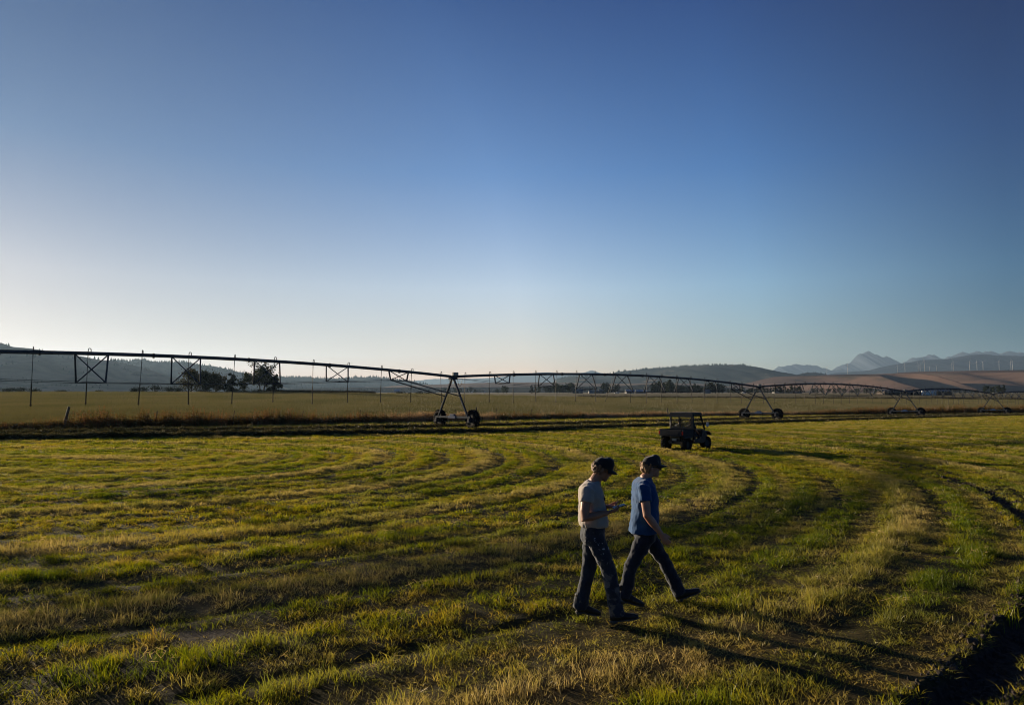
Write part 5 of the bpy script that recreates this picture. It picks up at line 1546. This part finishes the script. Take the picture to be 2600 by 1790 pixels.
def cap(parent, T, Rm, m, mb, brim_len=.075, droop=.12):
    bm = bmesh.new()
    n, k = 28, 9
    rings = []
    for i in range(k + 1):
        ph = (math.pi / 2) * i / k
        ring = []
        for j in range(n):
            a = 2 * math.pi * j / n
            rx = .114 if math.cos(a) > 0 else .112
            x = -.008 + rx * math.cos(a) * math.cos(ph) ** .62; y = .092 * math.sin(a) * math.cos(ph) ** .66
            z = .018 + .012 * math.cos(a) + .112 * math.sin(ph) ** 1.05 + .016 * max(0, math.cos(a)) * math.sin(2 * ph)
            ring.append(bm.verts.new((x, y, z)))
        rings.append(ring)
    for i in range(k):
        for j in range(n): bm.faces.new((rings[i][j], rings[i][(j + 1) % n], rings[i + 1][(j + 1) % n], rings[i + 1][j]))
    bm.faces.new(rings[0][::-1]); bmesh.ops.remove_doubles(bm, verts=bm.verts, dist=.0008)
    o = obj('cap', bm, m, parent, True)
    o.matrix_local = Matrix.Translation(T((0, 0, 0))) @ Rm.to_4x4()
    bm = bmesh.new(); ball(bm, (-.008, 0, .1305), (.009, .009, .005), 10); obj('cap_button', bm, mb, o, True)
    bm = bmesh.new(); top, bot = [], []
    for i in range(7):
        f = i / 6; r1, r2 = [], []
        for j in range(13):
            a = -1.15 + 2.3 * j / 12
            rr = 1.0 + f * brim_len / .106 * (math.cos(a * .95) ** .6 if math.cos(a * .95) > 0 else 0)
            x, y = -.008 + .108 * math.cos(a) * rr, .089 * math.sin(a) * (1 + f * .10)
            z = .028 - f * droop * brim_len - 2.6 * y * y * f * 1.2 + .006 * math.cos(a)
            r1.append(bm.verts.new((x, y, z + .003))); r2.append(bm.verts.new((x, y, z - .002)))
        top.append(r1); bot.append(r2)
    for i in range(6):
        for j in range(12):
            bm.faces.new((top[i][j], top[i][j + 1], top[i + 1][j + 1], top[i + 1][j])); bm.faces.new((bot[i][j], bot[i + 1][j], bot[i + 1][j + 1], bot[i][j + 1]))
    for j in range(12):
        bm.faces.new((top[6][j], top[6][j + 1], bot[6][j + 1], bot[6][j])); bm.faces.new((top[0][j], bot[0][j], bot[0][j + 1], top[0][j + 1]))
    for i in range(6):
        bm.faces.new((top[i][0], top[i + 1][0], bot[i + 1][0], bot[i][0])); bm.faces.new((top[i][12], bot[i][12], bot[i + 1][12], top[i + 1][12]))
    obj('brim', bm, mb, o, True)
    return o

def hair(parent, T, m, seed, big=1.0, cnt=90):
    r = np.random.default_rng(seed); bm = bmesh.new()
    for i in range(cnt):
        a = r.uniform(math.radians(100), math.radians(260)); z = r.uniform(-.065, .035)
        q = 1.0 + r.uniform(-.03, .12) * big
        p = T((-.012 + .098 * math.cos(a) * q * (1 - .25 * max(0, -z / .07) ** 2), .080 * math.sin(a) * q, z))
        s = r.uniform(.008, .016) * big
        ball(bm, p, (s, s, s * 1.2), 6)
    for s in (-1, 1):
        for i in range(8): ball(bm, T((.02 + r.uniform(-.02, .012), s * .076, r.uniform(-.02, .02))), .009, 6)
    return remesh(obj('hair', bm, m, parent), .0055, 1)

def person(loc, rz, J, label, group=None):
    J['torso'] = [(z, x, y, rx * 1.10, ry * 1.06) for z, x, y, rx, ry in J['torso']]
    """J: joints and clothing in metres, x forward, y to the person's left, z up"""
    root = empty('person', loc, rz)
    tag(root, label, 'person', group)
    bm = bmesh.new()
    T, Rm = head(bm, J['head'], J['pitch'], J['neck'], J.get('yaw', 0.0))
    inset = .88
    hloft(bm, [(z, x, y, rx * .80, ry * inset) for z, x, y, rx, ry in J['torso'][:-1]] + [(J['neck'][2], J['neck'][0], J['neck'][1], .05, .055)])
    hipz = J['hip'][2]
    for s, nm in ((-1, 'R'), (1, 'L')):
        arm(bm, J['sh' + nm], J['el' + nm], J['wr' + nm], 1.12)
        hand(bm, J['wr' + nm], *J['hand' + nm])
        hp = Vector(J['hip']) + Vector((0, s * .09, 0))
        kn, an = Vector(J['kn' + nm]), Vector(J['an' + nm])
        tube(bm, [hp + Vector((0, 0, .05)), hp, hp.lerp(kn, .5), kn, kn.lerp(an, .35), an], [.07, .075, .065, .048, .048, .034], 12)
        ft = (Vector(J['toe' + nm]) - Vector(J['heel' + nm])).normalized()
        tube(bm, [an, an + (Vector(J['heel' + nm]) + ft * .06 - an) * .5, Vector(J['heel' + nm]) + ft * .15 + Vector((0, 0, .035))], [.034, .03, .022], 8)
    remesh(obj('body', bm, J['skin'], root), J.get('vox', .0055), 2)
    # shirt
    bm = bmesh.new()
    hloft(bm, J['torso'], 28, 2.25)
    for nm in 'RL':
        sh, el = Vector(J['sh' + nm]), Vector(J['el' + nm]); end = sh.lerp(el, J['sleeve'])
        c_ = Vector((J['torso'][-3][1], J['torso'][-3][2], sh.z + .005))
        tube(bm, [c_.lerp(sh, .35), c_.lerp(sh, .75), sh.lerp(el, .04), sh.lerp(el, J['sleeve'] * .55), end], [.075, .078, .076, .072, .074], 16)
    sh_o = remesh(obj('shirt', bm, J['shirt'], root), .0095, 3, J.get('folds', .034), .10)
    # trousers
    bm = bmesh.new(); hx, hy, hz = J['hip']; w = J.get('legw', 1.0)
    if J.get('waist'):
        hloft(bm, J['waist'], 26, 2.2)
    for s, nm in ((-1, 'R'), (1, 'L')):
        hp = Vector(J['hip']) + Vector((0, s * .085, 0)); kn, an = Vector(J['kn' + nm]), Vector(J['an' + nm])
        e = an + (an - kn).normalized() * J.get('cuff', .03)
        tube(bm, [hp + Vector((0, 0, .10)), hp, hp.lerp(kn, .45), hp.lerp(kn, .85), kn, kn.lerp(e, .35), kn.lerp(e, .8), e],
             [.10 * w, .102 * w, .092 * w, .076 * w, .073 * w, .072 * w, .074 * w, .080 * w], 16, ell=[.09 * w, .095 * w, .086 * w, .074 * w, .072 * w, .07 * w, .07 * w, .074 * w])
    remesh(obj('trousers', bm, J['trousers'], root), .0095, 3, J.get('tfolds', .036), .085)
    for nm in 'RL': boot(root, J['heel' + nm], J['toe' + nm], J['an' + nm])
    if J.get('capm'): cap(root, T, Rm, J['capm'], J['brimm'], J.get('brim', .075), J.get('droop', .2))
    if J.get('hairm'): hair(root, T, J['hairm'], J.get('seed', 1), J.get('hairbig', 1.0))
    if J.get('shades'):
        bm = bmesh.new()
        for s in (-1, 1):
            ball(bm, (.092, s * .036, .002), (.015, .036, .025), 14)
            bar(bm, (.086, s * .068, .008), (-.02, s * .084, .004), .007, .016)
        bar(bm, (.098, -.012, .010), (.098, .012, .010), .008, .008)
        o = obj('sunglasses', bm, M_shade, root, True); o.matrix_local = Matrix.Translation(T((0, 0, 0))) @ Rm.to_4x4()
    else:
        for s in (-1, 1):
            bm = bmesh.new(); ball(bm, T((.081, s * .031, .002)), (.010, .013, .008), 10, Rm); obj('eye', bm, M_eye, root, True)
    return root, T, Rm

tx, ty = (1503 - 1300) / F * 7.6, 7.6
T_Z = float(near_z(tx, ty)) * 0.5 + 0.012
tan_man = dict(head=(.110, .0, 1.618), pitch=R(24), neck=(.025, 0, 1.50), skin=M_skin, shirt=M_tanshirt, trousers=M_jeans1, capm=M_cap, brimm=M_brim, hairm=M_hair1, seed=3, hairbig=1.15, brim=.072, droop=.3,
    torso=[(1.005, .008, 0, .128, .168), (1.02, .006, 0, .142, .178), (1.06, .0, 0, .150, .184), (1.13, -.006, 0, .142, .180), (1.22, -.012, 0, .134, .182), (1.32, -.020, 0, .128, .192), (1.39, -.025, 0, .114, .190), (1.44, -.022, 0, .094, .150), (1.475, -.006, 0, .075, .095), (1.50, .012, 0, .062, .066)],
    shR=(-.075, -.185, 1.415), elR=(-.128, -.275, 1.135), wrR=(.135, -.150, 1.175), handR=((.93, .34, .10), (-.05, .25, 1.0), (.25, -.9, .25), .42, .2),
    shL=(.010, .185, 1.42), elL=(-.02, .255, 1.15), wrL=(.165, .110, 1.195), handL=((.92, -.36, .12), (0, -.3, 1.0), (.25, .9, .25), .55, .2),
    hip=(.0, 0, .925), knR=(.155, -.10, .545), anR=(.232, -.105, .135), heelR=(.165, -.105, .012), toeR=(.462, -.12, .055),
    knL=(-.035, .10, .545), anL=(-.130, .10, .150), heelL=(-.185, .10, .055), toeL=(.085, .115, .012), sleeve=.46,
    waist=[(.82, .0, 0, .105, .15), (.87, -.005, 0, .128, .172), (.94, -.004, 0, .130, .170), (1.0, .002, 0, .122, .160), (1.035, .004, 0, .118, .155)], legw=1.04, cuff=.05)
tm, T1_, R1_ = person((tx, ty, T_Z), 0, tan_man, 'man in beige t-shirt and paint marked jeans looking down at a phone while walking')
bm = bmesh.new()
ring = [Vector((.004 + .124 * math.cos(a), .161 * math.sin(a), 1.003)) for a in np.linspace(0, 2 * math.pi, 33)]
tube(bm, ring, .014, 6, ell=.005, side=(0, 0, 1), caps=False)
bl = obj('belt', bm, M_belt, tm, True)
bm = bmesh.new(); box(bm, .118, .134, -.03, .03, .985, 1.02); obj('buckle', bm, M_buckle, bl, bevel=.004)
bm = bmesh.new()
cord = [Vector((-.028, -.05, 1.492)), Vector((.03, -.066, 1.468)), Vector((.078, -.062, 1.42)), Vector((.104, -.046, 1.36)), Vector((.117, -.03, 1.31))]
tube(bm, cord, .004, 6); tube(bm, [Vector((p.x + .006, -p.y - .02 if i < 4 else -.024, p.z)) for i, p in enumerate(cord)], .004, 6)
nk = obj('necklace', bm, M_cord, tm, True)
bm = bmesh.new(); ball(bm, (.124, -.028, 1.298), (.008, .011, .016), 10); obj('pendant', bm, M_cord, nk, True)
# the phone lies in his hands
phone = empty('phone', (tx + .275, ty - .055, T_Z + 1.225)); phone.rotation_euler = (R(4), R(-14), R(14))
tag(phone, 'black phone held in front of the man in the beige t-shirt', 'phone')
bm = bmesh.new(); box(bm, -.075, .075, -.037, .037, -.0045, .0045); obj('case', bm, M_seat, phone, bevel=.004)
bm = bmesh.new(); box(bm, -.071, .071, -.033, .033, .0047, .0056); obj('screen', bm, M_phone, phone)

bx_, by_ = (1635 - 1300) / F * 8.15, 8.15
B_Z = float(near_z(bx_, by_)) * 0.5 + 0.012
blue_man = dict(head=(.078, .0, 1.588), pitch=R(5), neck=(.005, 0, 1.468), skin=M_skin2, shirt=M_blueshirt, trousers=M_jeans2, capm=M_capmark, brimm=M_brim, hairm=M_hair2, seed=5, hairbig=1.35, shades=True, brim=.078, droop=.12,
    torso=[(.835, -.025, 0, .150, .190), (.90, -.024, 0, .150, .190), (1.0, -.016, 0, .145, .186), (1.10, -.010, 0, .140, .186), (1.20, -.006, 0, .140, .196), (1.29, -.010, 0, .132, .202), (1.36, -.018, 0, .116, .196), (1.41, -.016, 0, .094, .155), (1.445, -.005, 0, .074, .095), (1.47, .005, 0, .062, .066)],
    shR=(-.055, -.20, 1.375), elR=(-.040, -.285, 1.075), wrR=(.120, -.270, .865), handR=((.55, .05, -.83), (.35, .9, .1), (.85, -.05, .5), .28, .2),
    shL=(-.04, .20, 1.38), elL=(-.06, .285, 1.09), wrL=(-.02, .29, .86), handL=((.1, 0, -1), (.35, -.9, .1), (.95, .05, .1), .35, .2),
    hip=(-.005, 0, .83), knL=(.235, .10, .475), anL=(.400, .105, .130), heelL=(.372, .105, .012), toeL=(.655, .12, .118),
    knR=(-.190, -.10, .470), anR=(-.275, -.10, .150), heelR=(-.325, -.10, .075), toeR=(-.06, -.11, .012), sleeve=.52,
    waist=[(.73, -.01, 0, .105, .15), (.79, -.012, 0, .128, .170), (.86, -.008, 0, .128, .168), (.93, .0, 0, .118, .158)], legw=1.03, cuff=.035)
person((bx_, by_, B_Z), 0, blue_man, 'man in blue t-shirt, dark cap and sunglasses striding to the right')

# the two people in the vehicle
utv_m = Matrix.Translation(utv.location) @ Matrix.Rotation(utv.rotation_euler.z, 4, 'Z')
def rider(y, label, drive, skin, shirt, capm, hm):
    J = dict(head=(.0, 0, 1.375), pitch=R(4), neck=(-.04, 0, 1.245), skin=skin, shirt=shirt, trousers=M_jeans2, capm=capm, brimm=M_brim, hairm=hm, vox=.010,
        torso=[(.72, -.02, 0, .13, .175), (.80, -.03, 0, .135, .175), (.95, -.045, 0, .125, .18), (1.07, -.05, 0, .12, .19), (1.14, -.05, 0, .105, .185), (1.19, -.05, 0, .085, .14), (1.225, -.045, 0, .07, .09), (1.25, -.04, 0, .06, .062)],
        shR=(-.05, -.18, 1.15), shL=(-.05, .18, 1.15), hip=(-.03, 0, .80), knR=(.38, -.12, .84), knL=(.38, .12, .84), anR=(.46, -.12, .52), anL=(.46, .12, .52),
        heelR=(.41, -.12, .405), toeR=(.67, -.12, .41), heelL=(.41, .12, .405), toeL=(.67, .12, .41), sleeve=.5, waist=[(.72, -.03, 0, .11, .165), (.80, -.03, 0, .13, .17), (.88, -.03, 0, .12, .165)], legw=.92)
    if drive:
        J.update(elR=(.13, -.22, .98), wrR=(.32, -.13, 1.02), elL=(.13, .22, .98), wrL=(.32, .13, 1.02), handR=((.8, .3, .3), (.3, .3, -1), (.2, .9, .2), .7, .1), handL=((.8, -.3, .3), (.3, -.3, -1), (.2, -.9, .2), .7, .1))
    else:
        J.update(elR=(.02, -.27, .92), wrR=(.20, -.26, .82), elL=(.05, .22, .93), wrL=(.26, .12, .90), handR=((.9, .1, -.3), (0, .3, -1), (.2, .9, .1), .4, .1), handL=((.9, -.2, -.1), (0, -.3, -1), (.2, -.9, .1), .4, .1))
    p = utv_m @ Vector((.0, y, -.02))
    return person(p, utv.rotation_euler.z, J, label, None)
rider(.29, 'driver in dark clothes and cap seen through the rear window of the utility vehicle', True, M_skin2, M_dkshirt, M_cap, M_hair1)
rider(-.30, 'passenger in dark shirt with bare forearm at the open right side of the utility vehicle', False, M_skin, M_dkshirt, M_cap, None)

# ------------------------------------------------------------------ haze
m, n, l, out = new_mat('pale_haze')
v = n.new('ShaderNodeVolumePrincipled')
v.inputs['Color'].default_value = (0.48, 0.71, 1.0, 1)
v.inputs['Density'].default_value = 4.0e-5
v.inputs['Anisotropy'].default_value = 0.35
l.new(v.outputs[0], out.inputs['Volume'])
bm = bmesh.new(); box(bm, -30000, 30000, -400, 17500, -6, 1080)
tag(obj('haze', bm, m), 'pale evening haze over the valley', None, None, 'stuff')
